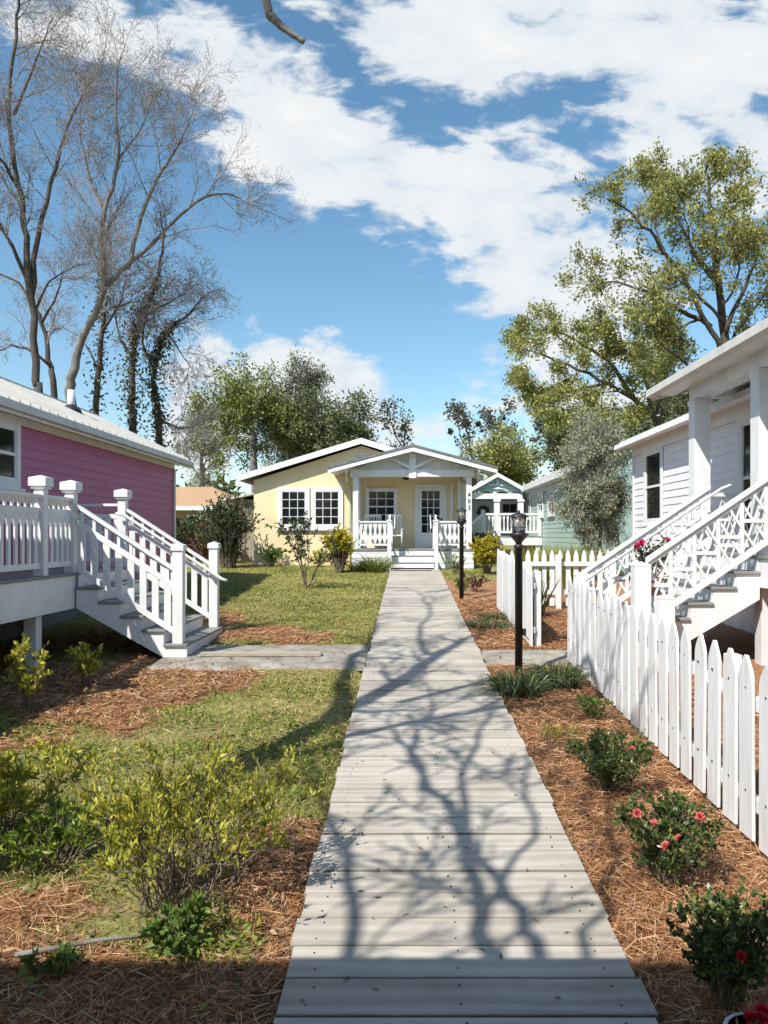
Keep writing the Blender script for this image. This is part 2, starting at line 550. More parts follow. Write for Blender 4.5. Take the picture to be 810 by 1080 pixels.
def smooth(e0, e1, x):
    t = np.clip((x - e0) / (e1 - e0), 0, 1)
    return t * t * (3 - 2 * t)


def blob(x, y, cx, cy, rx, ry):
    return 1 - np.sqrt(((x - cx) / rx) ** 2 + ((y - cy) / ry) ** 2)


def straw(x, y):
    """share of pine straw (1) against turf (0) on the ground"""
    x = np.asarray(x, float); y = np.asarray(y, float)
    n = fbm(x, y, 1.1) - 0.5
    right = np.where(y < 20.5, 1.0, 0.0) * (x > 0.9)
    s = np.full(x.shape, -1.0)
    s = np.maximum(s, blob(x, y, -1.9, 2.3, 2.6, 1.75))
    s = np.maximum(s, blob(x, y, -0.68, 4.15, 0.42, 0.9))
    s = np.maximum(s, blob(x, y, -3.2, 8.3, 1.5, 1.7))
    s = np.maximum(s, blob(x, y, -5.5, 7.5, 2.2, 5))
    s = np.maximum(s, blob(x, y, -2.4, 12.0, 1.25, 1.2))
    s = np.maximum(s, blob(x, y, -3.4, 11.5, 0.9, 2.5))
    m = smooth(-0.03, 0.09, s + n * 1.6)
    return np.clip(np.maximum(m, right), 0, 1)


xs = np.concatenate([[-400, -200, -100, -60, -35, -22, -16, -12, -9.5], np.arange(-8, 6.01, 0.08), [7, 9, 12, 16, 22, 35, 60, 100, 200, 400]])
ys = np.concatenate([[-200, -80, -40, -20, -12, -6, -2, 0], np.arange(1.0, 27.01, 0.1), [28.5, 31, 35, 40, 48, 60, 90, 150, 300, 700]])
GX, GY = np.meshgrid(xs, ys)
GZ = gz(GY) + (fbm(GX, GY, 0.7, 3) - 0.5) * 0.05 * (np.abs(GX) < 9)
under = (GX > WX0 - 0.05) & (GX < WX1 + 0.05)
GZ = np.where(under, gz(GY) - 0.06, GZ)
nx, ny = len(xs), len(ys)
idx = np.arange(nx * ny).reshape(ny, nx)
Q = np.stack([idx[:-1, :-1], idx[:-1, 1:], idx[1:, 1:], idx[1:, :-1]], -1).reshape(-1, 4)
m, nt, bs, N_, L_ = new_mat('ground')
a = N_.new('ShaderNodeAttribute'); a.attribute_name = 'straw'
vv = pos(nt)
r1 = ramp(nt, [(0.3, (0.11, 0.105, 0.035)), (0.55, (0.25, 0.235, 0.08)), (0.75, (0.40, 0.34, 0.16))])
L_.new(noise(nt, vv, 9, 8, 0.7), r1.inputs[0])
r2 = ramp(nt, [(0.3, (0.12, 0.055, 0.027)), (0.5, (0.30, 0.145, 0.065)), (0.72, (0.48, 0.27, 0.14))])
L_.new(noise(nt, pos(nt, (1, 1.6, 1)), 17, 8, 0.75), r2.inputs[0])
mx = N_.new('ShaderNodeMix'); mx.data_type = 'RGBA'
L_.new(a.outputs['Fac'], mx.inputs[0]); L_.new(r1.outputs[0], mx.inputs[6]); L_.new(r2.outputs[0], mx.inputs[7])
L_.new(mx.outputs[2], bs.inputs['Base Color'])
bs.inputs['Roughness'].default_value = 0.95
bump(nt, bs, noise(nt, vv, 45, 6, 0.7), 0.8, 0.02)
ground = np_mesh('ground', np.stack([GX, GY, GZ], -1).reshape(-1, 3), Q, m, None, None, True)
at_ = ground.data.attributes.new('straw', 'FLOAT', 'POINT')
at_.data.foreach_set('value', straw(GX, GY).ravel().astype(np.float32))
structure(ground)

# ------------------------------------------------------------------ boardwalk
m, nt, bs, N_, L_ = new_mat('boardwalk_planks')
a = N_.new('ShaderNodeAttribute'); a.attribute_name = 'rnd'
ge = N_.new('ShaderNodeNewGeometry')
cx_ = N_.new('ShaderNodeCombineXYZ')
mu = N_.new('ShaderNodeMath'); mu.operation = 'MULTIPLY'; mu.inputs[1].default_value = 37.0
L_.new(a.outputs['Fac'], mu.inputs[0]); L_.new(mu.outputs[0], cx_.inputs[2]); L_.new(mu.outputs[0], cx_.inputs[0])
va = N_.new('ShaderNodeVectorMath'); va.operation = 'ADD'
L_.new(ge.outputs['Position'], va.inputs[0]); L_.new(cx_.outputs[0], va.inputs[1])
mp = N_.new('ShaderNodeMapping'); mp.inputs['Scale'].default_value = (1.6, 46, 1)
L_.new(va.outputs[0], mp.inputs['Vector'])
mp2 = N_.new('ShaderNodeMapping'); mp2.inputs['Scale'].default_value = (1.6, 7, 1)
L_.new(va.outputs[0], mp2.inputs['Vector'])
wv = N_.new('ShaderNodeTexWave'); wv.wave_type = 'BANDS'; wv.bands_direction = 'Y'
wv.inputs['Scale'].default_value = 0.55; wv.inputs['Distortion'].default_value = 9; wv.inputs['Detail'].default_value = 3; wv.inputs['Detail Scale'].default_value = 0.7
L_.new(mp2.outputs[0], wv.inputs['Vector'])
gr0 = noise(nt, mp.outputs[0], 2.4, 7, 0.62)
gm_ = N_.new('ShaderNodeMapRange'); gm_.inputs['To Min'].default_value = 0.40; gm_.inputs['To Max'].default_value = 0.60; L_.new(gr0, gm_.inputs['Value']); gr = gm_.outputs[0]
big = noise(nt, pos(nt), 1.7, 5, 0.6)
ad = N_.new('ShaderNodeMath'); ad.operation = 'MULTIPLY_ADD'; ad.inputs[1].default_value = 0.12
L_.new(wv.outputs['Fac'], ad.inputs[0]); L_.new(gr, ad.inputs[2])
ad2 = N_.new('ShaderNodeMath'); ad2.operation = 'MULTIPLY_ADD'; ad2.inputs[1].default_value = 0.16
L_.new(a.outputs['Fac'], ad2.inputs[0]); L_.new(ad.outputs[0], ad2.inputs[2])
ad3 = N_.new('ShaderNodeMath'); ad3.operation = 'MULTIPLY_ADD'; ad3.inputs[1].default_value = 0.5
L_.new(big, ad3.inputs[0]); L_.new(ad2.outputs[0], ad3.inputs[2])
rr = ramp(nt, [(0.60, (0.17, 0.147, 0.117)), (0.78, (0.32, 0.288, 0.242)), (0.95, (0.42, 0.383, 0.33)), (1.0, (0.46, 0.425, 0.37))])
L_.new(ad3.outputs[0], rr.inputs[0])
# knots
vor = N_.new('ShaderNodeTexVoronoi'); vor.inputs['Scale'].default_value = 1.9
mp3 = N_.new('ShaderNodeMapping'); mp3.inputs['Scale'].default_value = (1, 1.7, 1)
L_.new(va.outputs[0], mp3.inputs['Vector']); L_.new(mp3.outputs[0], vor.inputs['Vector'])
kr = ramp(nt, [(0.0, (1, 1, 1)), (0.028, (1, 1, 1)), (0.045, (0, 0, 0))])
L_.new(vor.outputs['Distance'], kr.inputs[0])
mk = N_.new('ShaderNodeMix'); mk.data_type = 'RGBA'
L_.new(kr.outputs[0], mk.inputs[0]); L_.new(rr.outputs[0], mk.inputs[6]); mk.inputs[7].default_value = (0.07, 0.055, 0.04, 1)
ac = N_.new('ShaderNodeAttribute'); ac.attribute_name = 'across'
er = ramp(nt, [(0.0, (0.6, 0.6, 0.6)), (0.02, (0.2, 0.2, 0.2)), (0.06, (0, 0, 0)), (0.95, (0, 0, 0)), (0.985, (0.2, 0.2, 0.2)), (1.0, (0.6, 0.6, 0.6))])
ws = N_.new('ShaderNodeMath'); ws.operation = 'MULTIPLY_ADD'; ws.inputs[1].default_value = 0.05; ws.inputs[2].default_value = -0.025
L_.new(noise(nt, pos(nt), 6, 4), ws.inputs[0])
wa_ = N_.new('ShaderNodeMath'); wa_.operation = 'ADD'; wa_.use_clamp = True
L_.new(ac.outputs['Fac'], wa_.inputs[0]); L_.new(ws.outputs[0], wa_.inputs[1])
L_.new(wa_.outputs[0], er.inputs[0])
me_ = N_.new('ShaderNodeMix'); me_.data_type = 'RGBA'; me_.blend_type = 'MIX'
L_.new(er.outputs[0], me_.inputs[0]); L_.new(mk.outputs[2], me_.inputs[6]); me_.inputs[7].default_value = (0.075, 0.062, 0.05, 1)
L_.new(me_.outputs[2], bs.inputs['Base Color'])
bs.inputs['Roughness'].default_value = 0.8
bump(nt, bs, ad.outputs[0], 0.25, 0.004)
M['plank'] = m
mb = MB(); rn = []; across = []
y = -1.5; PW = 0.237
while y < 23.2:
    w = PW - random.uniform(0.005, 0.011)
    e0 = WX0 + random.uniform(-0.014, 0.012); e1 = WX1 + random.uniform(-0.012, 0.014)
    k = random.uniform(-0.004, 0.004); k2 = random.uniform(-0.002, 0.002)
    z0 = walk_z(y) + k; z1 = walk_z(y + w) + k + k2
    c = 0.0025
    vsx = []
    for x in (e0, e1):
        vsx += [(x, y, z0 - 0.04), (x, y, z0 - c), (x, y + c, z0), (x, y + w - c, z1), (x, y + w, z1 - c), (x, y + w, z1 - 0.04)]
    fs = [(0, 1, 2, 3, 4, 5), (11, 10, 9, 8, 7, 6)] + [(i, i + 6, (i + 1) % 6 + 6, (i + 1) % 6) for i in range(6)]
    mb.add(vsx, fs); rn += [random.random()] * len(fs); across += [0, 0, c / w, 1 - c / w, 1, 1] * 2
    y += PW
for x in (WX0 + 0.12, (WX0 + WX1) / 2, WX1 - 0.12):
    mb.prism([(x - 0.03, -1.5, walk_z(-1.5) - 0.18), (x + 0.03, -1.5, walk_z(-1.5) - 0.18), (x + 0.03, -1.5, walk_z(-1.5) - 0.042), (x - 0.03, -1.5, walk_z(-1.5) - 0.042)], (0, 24.6, 24.6 * 0.042))
    rn += [0.5] * 6; across += [0.0] * 8
bw = mb.build('boardwalk', M['plank'])
a_ = bw.data.attributes.new('rnd', 'FLOAT', 'FACE'); a_.data.foreach_set('value', rn)
a_ = bw.data.attributes.new('across', 'FLOAT', 'POINT'); a_.data.foreach_set('value', across)
structure(bw)

BASE[bw.name] = Vector((0, 0, 0))
sb = MB(); y = -1.5
while y < 11:
    for x in (WX0 + 0.12, (WX0 + WX1) / 2, WX1 - 0.12):
        for f_ in (0.24, 0.76):
            yy = y + PW * f_ + random.uniform(-0.012, 0.012); xx = x + random.uniform(-0.018, 0.018)
            sb.tube([(xx, yy, walk_z(yy) - 0.008), (xx, yy, walk_z(yy) + 0.0045)], 0.0042, 7)
    y += PW
structure(sb.build('screws', M['black'], bw))

# ------------------------------------------------------------------ concrete side paths (they follow the rise of the ground)
def slab(name, x0, x1, y0, y1, lift, seed):
    nx_, ny_ = 30, 8
    vs_ = []; fs_ = []
    for i in range(nx_ + 1):
        for j in range(ny_ + 1):
            x = x0 + (x1 - x0) * i / nx_
            yy = y0 + (y1 - y0) * j / ny_
            if j == 0: yy += (vnoise(x, 0.0, 0.3, seed) - 0.5) * 0.14
            if j == ny_: yy += (vnoise(x, 0.0, 0.3, seed + 3) - 0.5) * 0.14
            zz = float(gz(np.array(yy))) + lift
            if j in (0, ny_) or i in (0, nx_):
                zz -= 0.035
            vs_.append((x, yy, zz))
    for i in range(nx_):
        for j in range(ny_):
            k = i * (ny_ + 1) + j
            fs_.append((k, k + ny_ + 1, k + ny_ + 2, k + 1))
    b = MB(); b.add(vs_, fs_)
    return structure(b.build(name, M['concrete']))


slab('concrete_path', -3.3, WX0 - 0.02, 9.5, 11.2, 0.032, 1)
slab('concrete_path', WX1 + 0.02, 2.9, 9.75, 10.75, 0.032, 7)
tb = MB(); tb.bar((-2.75, 10.2, g(10.2) + 0.06), (-1.15, 10.22, g(10.2) + 0.06), 0.11, 0.05)
o = tb.build('landscape_timber', M['timber'], None, 0.006)
o['label'] = 'pale weathered plank lying along the concrete path to the pink cottage stairs'; o['category'] = 'plank'
# ================================================================== house helpers
def wbox(mb, ax, c, s, a0, a1, d0, d1, z0, z1):
    p, q = sorted((c + s * d0, c + s * d1))
    if ax == 'x':
        return mb.box(p, q, a0, a1, z0, z1)
    return mb.box(a0, a1, p, q, z0, z1)


def lap_wall(mb, ax, c, s, a0, a1, z0, z1, course=0.15, thick=0.12):
    """lap siding: a solid core with courses that lean out at their lower edge"""
    wbox(mb, ax, c, s, a0, a1, -thick, 0.0, z0, z1)
    z = z0
    while z < z1 - 0.02:
        zt = min(z + course, z1)
        pr = [(0.001, z), (0.019, z), (0.005, zt), (0.001, zt)]
        if ax == 'x':
            mb.prism([(c + s * d, a0, h) for d, h in pr], (0, a1 - a0, 0))
        else:
            mb.prism([(a0, c + s * d, h) for d, h in pr], (a1 - a0, 0, 0))
        z += course


def window(parent, ax, c, s, a0, a1, z0, z1, cols, rows, casing=0.09, off=0.02, trim='white', split=True, label=None, sill=True):
    """casing > pane, sash, sill; a0..a1, z0..z1 are the outside of the casing"""
    w = MB(); t = casing
    wbox(w, ax, c, s, a0, a0 + t, off, off + 0.035, z0, z1)
    wbox(w, ax, c, s, a1 - t, a1, off, off + 0.035, z0, z1)
    wbox(w, ax, c, s, a0 + t, a1 - t, off, off + 0.035, z1 - t, z1)
    wbox(w, ax, c, s, a0 + t, a1 - t, off, off + 0.035, z0, z0 + t)
    wo = w.build('window', M[trim], parent)
    if label: wo['label'] = label
    i0, i1, j0, j1 = a0 + t, a1 - t, z0 + t, z1 - t
    p = MB(); wbox(p, ax, c, s, i0, i1, 0.0205, 0.0235, j0, j1); p.build('pane', M['glass'], wo)
    f = MB(); e = 0.035
    wbox(f, ax, c, s, i0, i0 + e, 0.024, off + 0.027, j0, j1)
    wbox(f, ax, c, s, i1 - e, i1, 0.024, off + 0.027, j0, j1)
    wbox(f, ax, c, s, i0 + e, i1 - e, 0.024, off + 0.027, j0, j0 + e)
    wbox(f, ax, c, s, i0 + e, i1 - e, 0.024, off + 0.027, j1 - e, j1)
    if split:
        zm = (j0 + j1) / 2
        wbox(f, ax, c, s, i0 + e, i1 - e, 0.024, off + 0.030, zm - 0.025, zm + 0.025)
    for k in range(1, cols):
        x = i0 + (i1 - i0) * k / cols
        wbox(f, ax, c, s, x - 0.011, x + 0.011, 0.024, off + 0.020, j0 + e, j1 - e)
    for k in range(1, rows):
        z = j0 + (j1 - j0) * k / rows
        if split and abs(z - (j0 + j1) / 2) < 0.02:
            continue
        wbox(f, ax, c, s, i0 + e, i1 - e, 0.024, off + 0.018, z - 0.011, z + 0.011)
    f.build('sash', M[trim], wo)
    if sill:
        b = MB(); wbox(b, ax, c, s, a0 - 0.04, a1 + 0.04, 0.021, off + 0.085, z0 - 0.045, z0 - 0.002); b.build('sill', M[trim], wo)
    return wo


def newel(parent, x, y, z0, z1, w=0.11, cap=0.16, caph=0.09, kind='newel_post', big=True):
    m_ = MB()
    m_.box(x - w / 2, x + w / 2, y - w / 2, y + w / 2, z0, z1 - caph)
    c = cap / 2
    m_.box(x - c, x + c, y - c, y + c, z1 - caph, z1 - 0.025)
    # shallow pyramid on the cap
    zc = z1 - 0.0249
    m_.add([(x - c, y - c, zc), (x + c, y - c, zc), (x + c, y + c, zc), (x - c, y + c, zc), (x, y, z1 + 0.01)],
           [(0, 1, 4), (1, 2, 4), (2, 3, 4), (3, 0, 4), (3, 2, 1, 0)])
    if big:
        m_.box(x - c + 0.018, x + c - 0.018, y - c + 0.018, y + c - 0.018, z1 - caph - 0.03, z1 - caph + 0.001)
    return m_.build(kind, M['white'], parent, 0.005)


# ================================================================== pink cottage with its deck and stairs
PX_, DX = -6.0, -4.4
ZD = 1.51
P = thing('pink_cottage', 'pink clapboard cottage with pale metal roof, white deck and wide white stairs', 'cottage', (-8, 12, g(12)))
w = MB()
lap_wall(w, 'x', PX_, 1, 4.0, 19.7, 0.75, 3.74, 0.155)
w.box(-10.1, PX_ - 0.121, 4.0, 4.12, 0.75, 3.6); w.box(-10.1, PX_ - 0.121, 19.58, 19.7, 0.75, 3.6); w.box(-10.1, -9.98, 4.121, 19.579, 0.75, 3.6)
w.prism([(-10.1, 19.7, 3.601), (PX_ - 0.01, 19.7, 3.601), (-8.05, 19.7, 4.84)], (0, -0.12, 0))
w.prism([(-10.1, 4.12, 3.601), (PX_ - 0.01, 4.12, 3.601), (-8.05, 4.12, 4.84)], (0, -0.12, 0))
w.build('wall', M['pink'], P)
t = MB()
t.box(PX_ + 0.021, PX_ + 0.05, 19.60, 19.72, 0.75, 3.70)
t.box(PX_ + 0.021, PX_ + 0.055, 4.0, 19.60, 3.70, 3.815)          # frieze board
t.build('trim', M['cream'], P)
# roof: sheet with standing ribs, fascia, soffit
ex, ez, rx, rz = -5.62, 3.93, -8.05, 5.08
R = MB()
y0r, y1r = 3.7, 19.95
for sgn in (1, -1):
    exx = ex if sgn == 1 else 2 * rx - ex
    R.prism([(exx, y0r, ez), (rx, y0r, rz), (rx, y0r, rz - 0.035), (exx, y0r, ez - 0.035)], (0, y1r - y0r, 0))
    yy = y0r + 0.1
    while yy < y1r:
        R.prism([(exx, yy, ez + 0.0005), (rx, yy, rz + 0.0005), (rx, yy, rz + 0.045), (exx, yy, ez + 0.045)], (0, 0.03, 0))
        yy += 0.305
R.tube([(rx, y0r, rz + 0.01), (rx, y1r, rz + 0.01)], 0.06, 8)
ro = R.build('roof', M['metalroof'], P)
e = MB()
e.prism([(ex + 0.06, y0r, ez - 0.03), (ex + 0.075, y0r, ez - 0.14), (ex - 0.03, y0r, ez - 0.16), (ex - 0.03, y0r, ez - 0.036)], (0, y1r - y0r, 0))
e.build('gutter', M['gutter'], ro)
e = MB()
e.box(PX_ + 0.022, ex - 0.032, y0r, y1r, 3.82, 3.85)
e.box(ex - 0.032, ex - 0.005, y0r + .01, y1r - .01, 3.74, 3.885)
e.prism([(ex, y1r, ez - 0.036), (rx, y1r, rz - 0.036), (rx, y1r, rz - 0.18), (ex, y1r, ez - 0.18)], (0, -0.03, 0))
e.prism([(2 * rx - ex, y1r, ez - 0.036), (rx, y1r, rz - 0.036), (rx, y1r, rz - 0.18), (2 * rx - ex, y1r, ez - 0.18)], (0, -0.03, 0))
e.build('fascia', M['cream'], ro)
vx = -7.1; vy = 16.2; vz = ez + (ex - vx) / (ex - rx) * (rz - ez)
e = MB(); e.lathe((vx, vy, vz - 0.08), [(0.075, 0), (0.075, 0.52), (0.06, 0.52)], 14)
vp = e.build('vent_pipe', M['white'], P)
e = MB(); e.lathe((vx, vy, vz - 0.04), [(0.24, -0.06), (0.2, 0.07), (0.085, 0.17)], 14)
e.build('flashing', M['black'], vp)
window(P, 'x', PX_, 1, 10.38, 11.80, 2.72, 3.74, 1, 1, 0.12, 0.022, label='white framed window beside the deck, two sashes')
window(P, 'x', PX_, 1, 6.4, 7.85, 2.72, 3.74, 1, 1, 0.12, 0.022)
# deck
d = MB()
d.box(PX_ + 0.03, DX + 0.02, 3.0, 12.3, ZD - 0.035, ZD)
d.build('deck_floor', M['tread'], P, 0.006)
d = MB()
d.box(DX - 0.05, DX - 0.005, 3.0, 12.28, ZD - 0.47, ZD - 0.037)
d.box(PX_ + 0.03, DX - 0.052, 12.2, 12.24, ZD - 0.47, ZD - 0.037)
d.box(PX_ + 0.03, DX - 0.052, 3.0, 3.04, ZD - 0.47, ZD - 0.037)
d.build('deck_fascia', M['white'], P, 0.004)
for (x, yy) in ((DX - 0.16, 9.34), (DX - 0.16, 12.05), (DX - 0.16, 6.6), (DX - 0.16, 3.6), (PX_ + 0.15, 12.05), (PX_ + 0.15, 9.34)):
    b = MB(); b.box(x - 0.075, x + 0.075, yy - 0.075, yy + 0.075, g(yy) - 0.1, ZD - 0.475 if x < DX - 0.2 or True else 0)
    b.build('support_post', M['white'], P, 0.004)
b = MB()
b.box(PX_ - 0.02, PX_ + 0.0, 4.0, 19.7, 0.2, 0.749)
b.box(-10.1, PX_ - 0.021, 19.60, 19.64, 0.2, 0.749)
b.build('skirting', M['shingle'], P)
PY1, PY2, PY3 = 9.36, 10.2, 12.06
for yy in (6.9, PY1, PY2, PY3):
    newel(P, DX - 0.07, yy, ZD, 2.73, 0.125, 0.215, 0.13)


def deck_rail(parent, a, b, zf, step=0.155):
    """rail run along y at the deck edge: top rail, middle rail, low rail, flat balusters and little brackets"""
    x = DX - 0.07
    y0, y1 = a + 0.063, b - 0.063
    r = MB(); r.box(x - 0.05, x + 0.05, y0, y1, zf + 0.95, zf + 0.99)
    ro_ = r.build('railing', M['white'], parent, 0.004)
    r = MB(); r.box(x - 0.018, x + 0.018, y0, y1, zf + 0.76, zf + 0.83); r.build('middle_rail', M['white'], ro_, 0.003)
    r = MB(); r.box(x - 0.022, x + 0.022, y0, y1, zf + 0.09, zf + 0.16); r.build('bottom_rail', M['white'], ro_, 0.003)
    n = max(2, round((y1 - y0) / step))
    pro = None
    for k in range(n):
        yc = y0 + (y1 - y0) * (k + 0.5) / n
        if pro is None:
            q = MB(); hw = 0.046
            pts = [(-hw, 0.0), (hw, 0.0), (hw, 0.50), (0.022, 0.555), (hw, 0.60), (-hw, 0.60), (-0.022, 0.555), (-hw, 0.50)]
            # flat board notched near the top into a pointed gap
            pts = [(-0.03, 0.0), (0.03, 0.0), (0.03, 0.44), (hw + 0.028, 0.56), (hw + 0.028, 0.60), (-hw - 0.028, 0.60), (-hw - 0.028, 0.56), (-0.03, 0.44)]
            q.prism([(-0.012, u_, v_) for u_, v_ in pts], (0.024, 0, 0))
            pro = mesh_only(q, 'baluster', M['white'])
        place(pro, 'baluster', ro_, (x, yc, zf + 0.16))
    q = MB()
    q.box(-0.012, 0.012, -0.02, 0.02, zf + 0.83, zf + 0.95)
    spm = mesh_only(q, 'spacer', M['white'])
    for k in range(1, n):
        place(spm, 'spacer', ro_, (x, y0 + (y1 - y0) * k / n, 0))
    q = MB(); q.prism([(-0.01, -0.055, zf + 0.9495), (-0.01, 0, zf + 0.875), (-0.01, 0.055, zf + 0.9495)], (0.02, 0, 0))
    brm = mesh_only(q, 'bracket', M['white'])
    for k in range(n):
        yc = y0 + (y1 - y0) * (k + 0.5) / n
        place(brm, 'bracket', ro_, (x, yc, 0))


deck_rail(P, 6.9, PY1, ZD); deck_rail(P, PY1, PY2, ZD)
# rail on the far edge of the deck
r = MB(); r.box(PX_ + 0.05, DX - 0.135, 12.01, 12.11, ZD + 0.95, ZD + 0.99); ro_ = r.build('railing', M['white'], P, 0.004)
r = MB(); r.box(PX_ + 0.05, DX - 0.135, 12.04, 12.08, ZD + 0.09, ZD + 0.16); r.build('bottom_rail', M['white'], ro_)
r = MB(); r.box(PX_ + 0.05, DX - 0.135, 12.04, 12.08, ZD + 0.76, ZD + 0.83); r.build('middle_rail', M['white'], ro_)
q = MB(); q.box(-0.045, 0.045, -0.012, 0.012, 0, 0.60); pro = mesh_only(q, 'baluster', M['white'])
for k in range(10):
    place(pro, 'baluster', ro_, (PX_ + 0.13 + k * 0.145, 12.06, ZD + 0.16))

# stairs going down towards the walk
NR = 6; SG = g(11.0) - 0.02
RI = (ZD - SG) / NR; RUN = 0.288
SX = DX + 0.021
SY0, SY1 = PY2 - 0.05, PY3 + 0.05
st = MB()
side = []
for ysd in (SY0, SY1 - 0.04):
    pts = [(SX, ysd, ZD - 0.47)]
    for k in range(NR - 1):
        pass
    top = [(SX, ysd, ZD - RI - 0.036)]
    for k in range(NR - 1):
        zt = ZD - RI * (k + 1) - 0.036
        x1 = SX + RUN * (k + 1)
        top.append((x1, ysd, zt)); top.append((x1, ysd, zt - RI))
    xe = SX + RUN * (NR - 1)
    top[-1] = (xe, ysd, SG - 0.02)
    poly = top + [(xe - 0.24, ysd, SG - 0.02), (SX, ysd, ZD - 0.47)]
    b = MB(); b.prism(poly, (0, 0.04, 0)); b.build('stringer', M['white'], P)
for k in range(NR - 1):
    zt = ZD - RI * (k + 1)
    x0 = SX + RUN * k; x1 = SX + RUN * (k + 1)
    last = k == NR - 2
    b = MB(); b.box(x0 + 0.002, x1 + 0.03, SY0 - 0.03, SY1 + 0.03, zt - 0.035, zt); b.build('tread', M['tread'], P, 0.006)
    b = MB(); b.box(x1 - 0.022, x1 + 0.004, SY0 + 0.041, SY1 - 0.041, zt - RI + 0.002, zt - 0.036)
    if last:
        b = MB(); b.box(x1 + 0.001, x1 + 0.02, SY0, SY1, SG - 0.02, zt - 0.036)
    b.build('riser', M['white'], P)
b = MB(); b.box(SX + 0.0, SX + 0.015, SY0 + 0.041, SY1 - 0.041, ZD - RI + 0.001, ZD - 0.037); b.build('riser', M['white'], P)
NX = SX + RUN * (NR - 1) - 0.10
NZ = SG + RI
for yy in (PY2, PY3):
    newel(P, NX, yy, NZ, 1.90, 0.135, 0.17, 0.10, big=False)
SL = -RI / RUN


def stair_rail(parent, yy):
    xa, xb = DX - 0.005, NX - 0.068
    def zl(x, h): return ZD + h + SL * (x - DX - 0.02)
    r = MB(); r.vbar((xa, yy, zl(xa, 0.88)), (xb, yy, zl(xb, 0.88)), 0.095, 0.05)
    ro_ = r.build('railing', M['white'], parent, 0.004)
    r = MB(); r.vbar((xa, yy, zl(xa, 0.66)), (xb, yy, zl(xb, 0.66)), 0.036, 0.085); r.build('middle_rail', M['white'], ro_, 0.003)
    r = MB(); r.vbar((xa, yy, zl(xa, 0.055)), (xb, yy, zl(xb, 0.055)), 0.044, 0.085); r.build('bottom_rail', M['white'], ro_, 0.003)
    q = MB(); hw = 0.044; s_ = SL
    q.prism([(-hw, -0.012, -s_ * hw * -1), (hw, -0.012, s_ * hw), (hw, -0.012, 0.525 + s_ * hw), (-hw, -0.012, 0.525 - s_ * hw)], (0, 0.024, 0))
    pro = mesh_only(q, 'baluster', M['white'])
    n = 8
    br = MB(); br.vbar((-0.02, 0, -SL * 0.02), (0.02, 0, SL * 0.02), 0.022, 0.15); brm = mesh_only(br, 'bracket', M['white'])
    for k in range(n):
        x = xa + (xb - xa) * (k + 0.5) / n
        place(pro, 'baluster', ro_, (x, yy, zl(x, 0.096)))
        place(brm, 'bracket', ro_, (x, yy, zl(x, 0.78)))


stair_rail(P, PY2); stair_rail(P, PY3)
h = MB()
yy = PY3 - 0.17
def zh(x): return ZD + 0.80 + SL * (x - DX - 0.02)
h.tube([(DX - 0.12, yy, zh(DX - 0.0) + 0.02), (DX, yy, zh(DX)), (NX + 0.16, yy, zh(NX + 0.16)), (NX + 0.24, yy, zh(NX + 0.2))], 0.024, 10)
for x in (DX + 0.1, DX + 0.62, NX - 0.03):
    h.tube([(x, yy, zh(x)), (x, yy, zh(x) - 0.07), (x, yy + 0.12, zh(x) - 0.09)], 0.011, 6)
h.build('handrail', M['white'], P)
h = MB()
yy = PY2 + 0.17
h.tube([(DX, yy, zh(DX)), (NX + 0.02, yy, zh(NX + 0.02))], 0.024, 10)
for x in (DX + 0.3, NX - 0.1):
    h.tube([(x, yy, zh(x)), (x, yy, zh(x) - 0.07), (x, yy - 0.12, zh(x) - 0.09)], 0.011, 6)
h.build('handrail', M['white'], P)

# ================================================================== yellow cottage
YW, YP = 25.8, 24.0
gY = g(YW)
ZF = 1.59
Yc = thing('yellow_cottage', 'yellow stucco cottage with white gabled porch at the far end of the boardwalk', 'cottage', (-1.5, YW, gY))
x0, x1 = -5.17, 2.05
gx = -1.55
w = MB()
ze = 3.86
w.prism([(x0, YW, gY - 0.2), (x1, YW, gY - 0.2), (x1, YW, ze), (gx, YW, 5.02), (x0, YW, ze)], (0, 9.0, 0))
w.build('wall', M['yellow'], Yc)
# main roof slabs with white rakes
rs = (5.22 - 3.98) / (gx + 5.6)
R = MB()
for sx, exx in ((1, -5.6), (-1, 2 * gx + 5.6)):
    R.prism([(exx, YW - 0.32, 3.98), (gx, YW - 0.32, 5.22), (gx, YW - 0.32, 5.12), (exx, YW - 0.32, 3.88)], (0, 9.6, 0))
ro = R.build('roof', M['shingle'], Yc)
R = MB()
for exx in (-5.62, 2 * gx + 5.62):
    R.prism([(exx, YW - 0.355, 4.005), (gx, YW - 0.355, 5.245), (gx, YW - 0.355, 5.05), (exx, YW - 0.355, 3.81)], (0, 0.033, 0))
R.box(-5.645, -5.60, YW - 0.321, YW + 9.3, 3.83, 3.99)
R.build('fascia', M['white'], ro)
R = MB()
for exx in (-5.595, 2 * gx + 5.595):
    R.prism([(exx, YW - 0.321, 3.878), (gx, YW - 0.321, 5.118), (gx, YW - 0.321, 5.10), (exx, YW - 0.321, 3.86)], (0, 0.318, 0))
R.build('soffit', M['cream'], ro)
v_ = MB(); v_.box(gx - 0.27, gx + 0.27, YW - 0.03, YW - 0.002, 4.55, 4.60); v_.box(gx - 0.27, gx + 0.27, YW - 0.03, YW - 0.002, 4.72, 4.76)
for k in range(4):
    v_.box(gx - 0.22, gx + 0.22, YW - 0.02, YW - 0.001, 4.605 + 0.028 * k, 4.620 + 0.028 * k)
v_.build('gable_vent', M['cream'], Yc)
v_ = MB(); arc = []
for k in range(13):
    a = math.pi * k / 12
    arc.append((gx + 0.45 * math.cos(a), YW - 0.03, 4.12 + 0.30 * math.sin(a)))
v_.tube(arc, 0.05, 6); v_.build('arch_trim', M['white'], Yc)
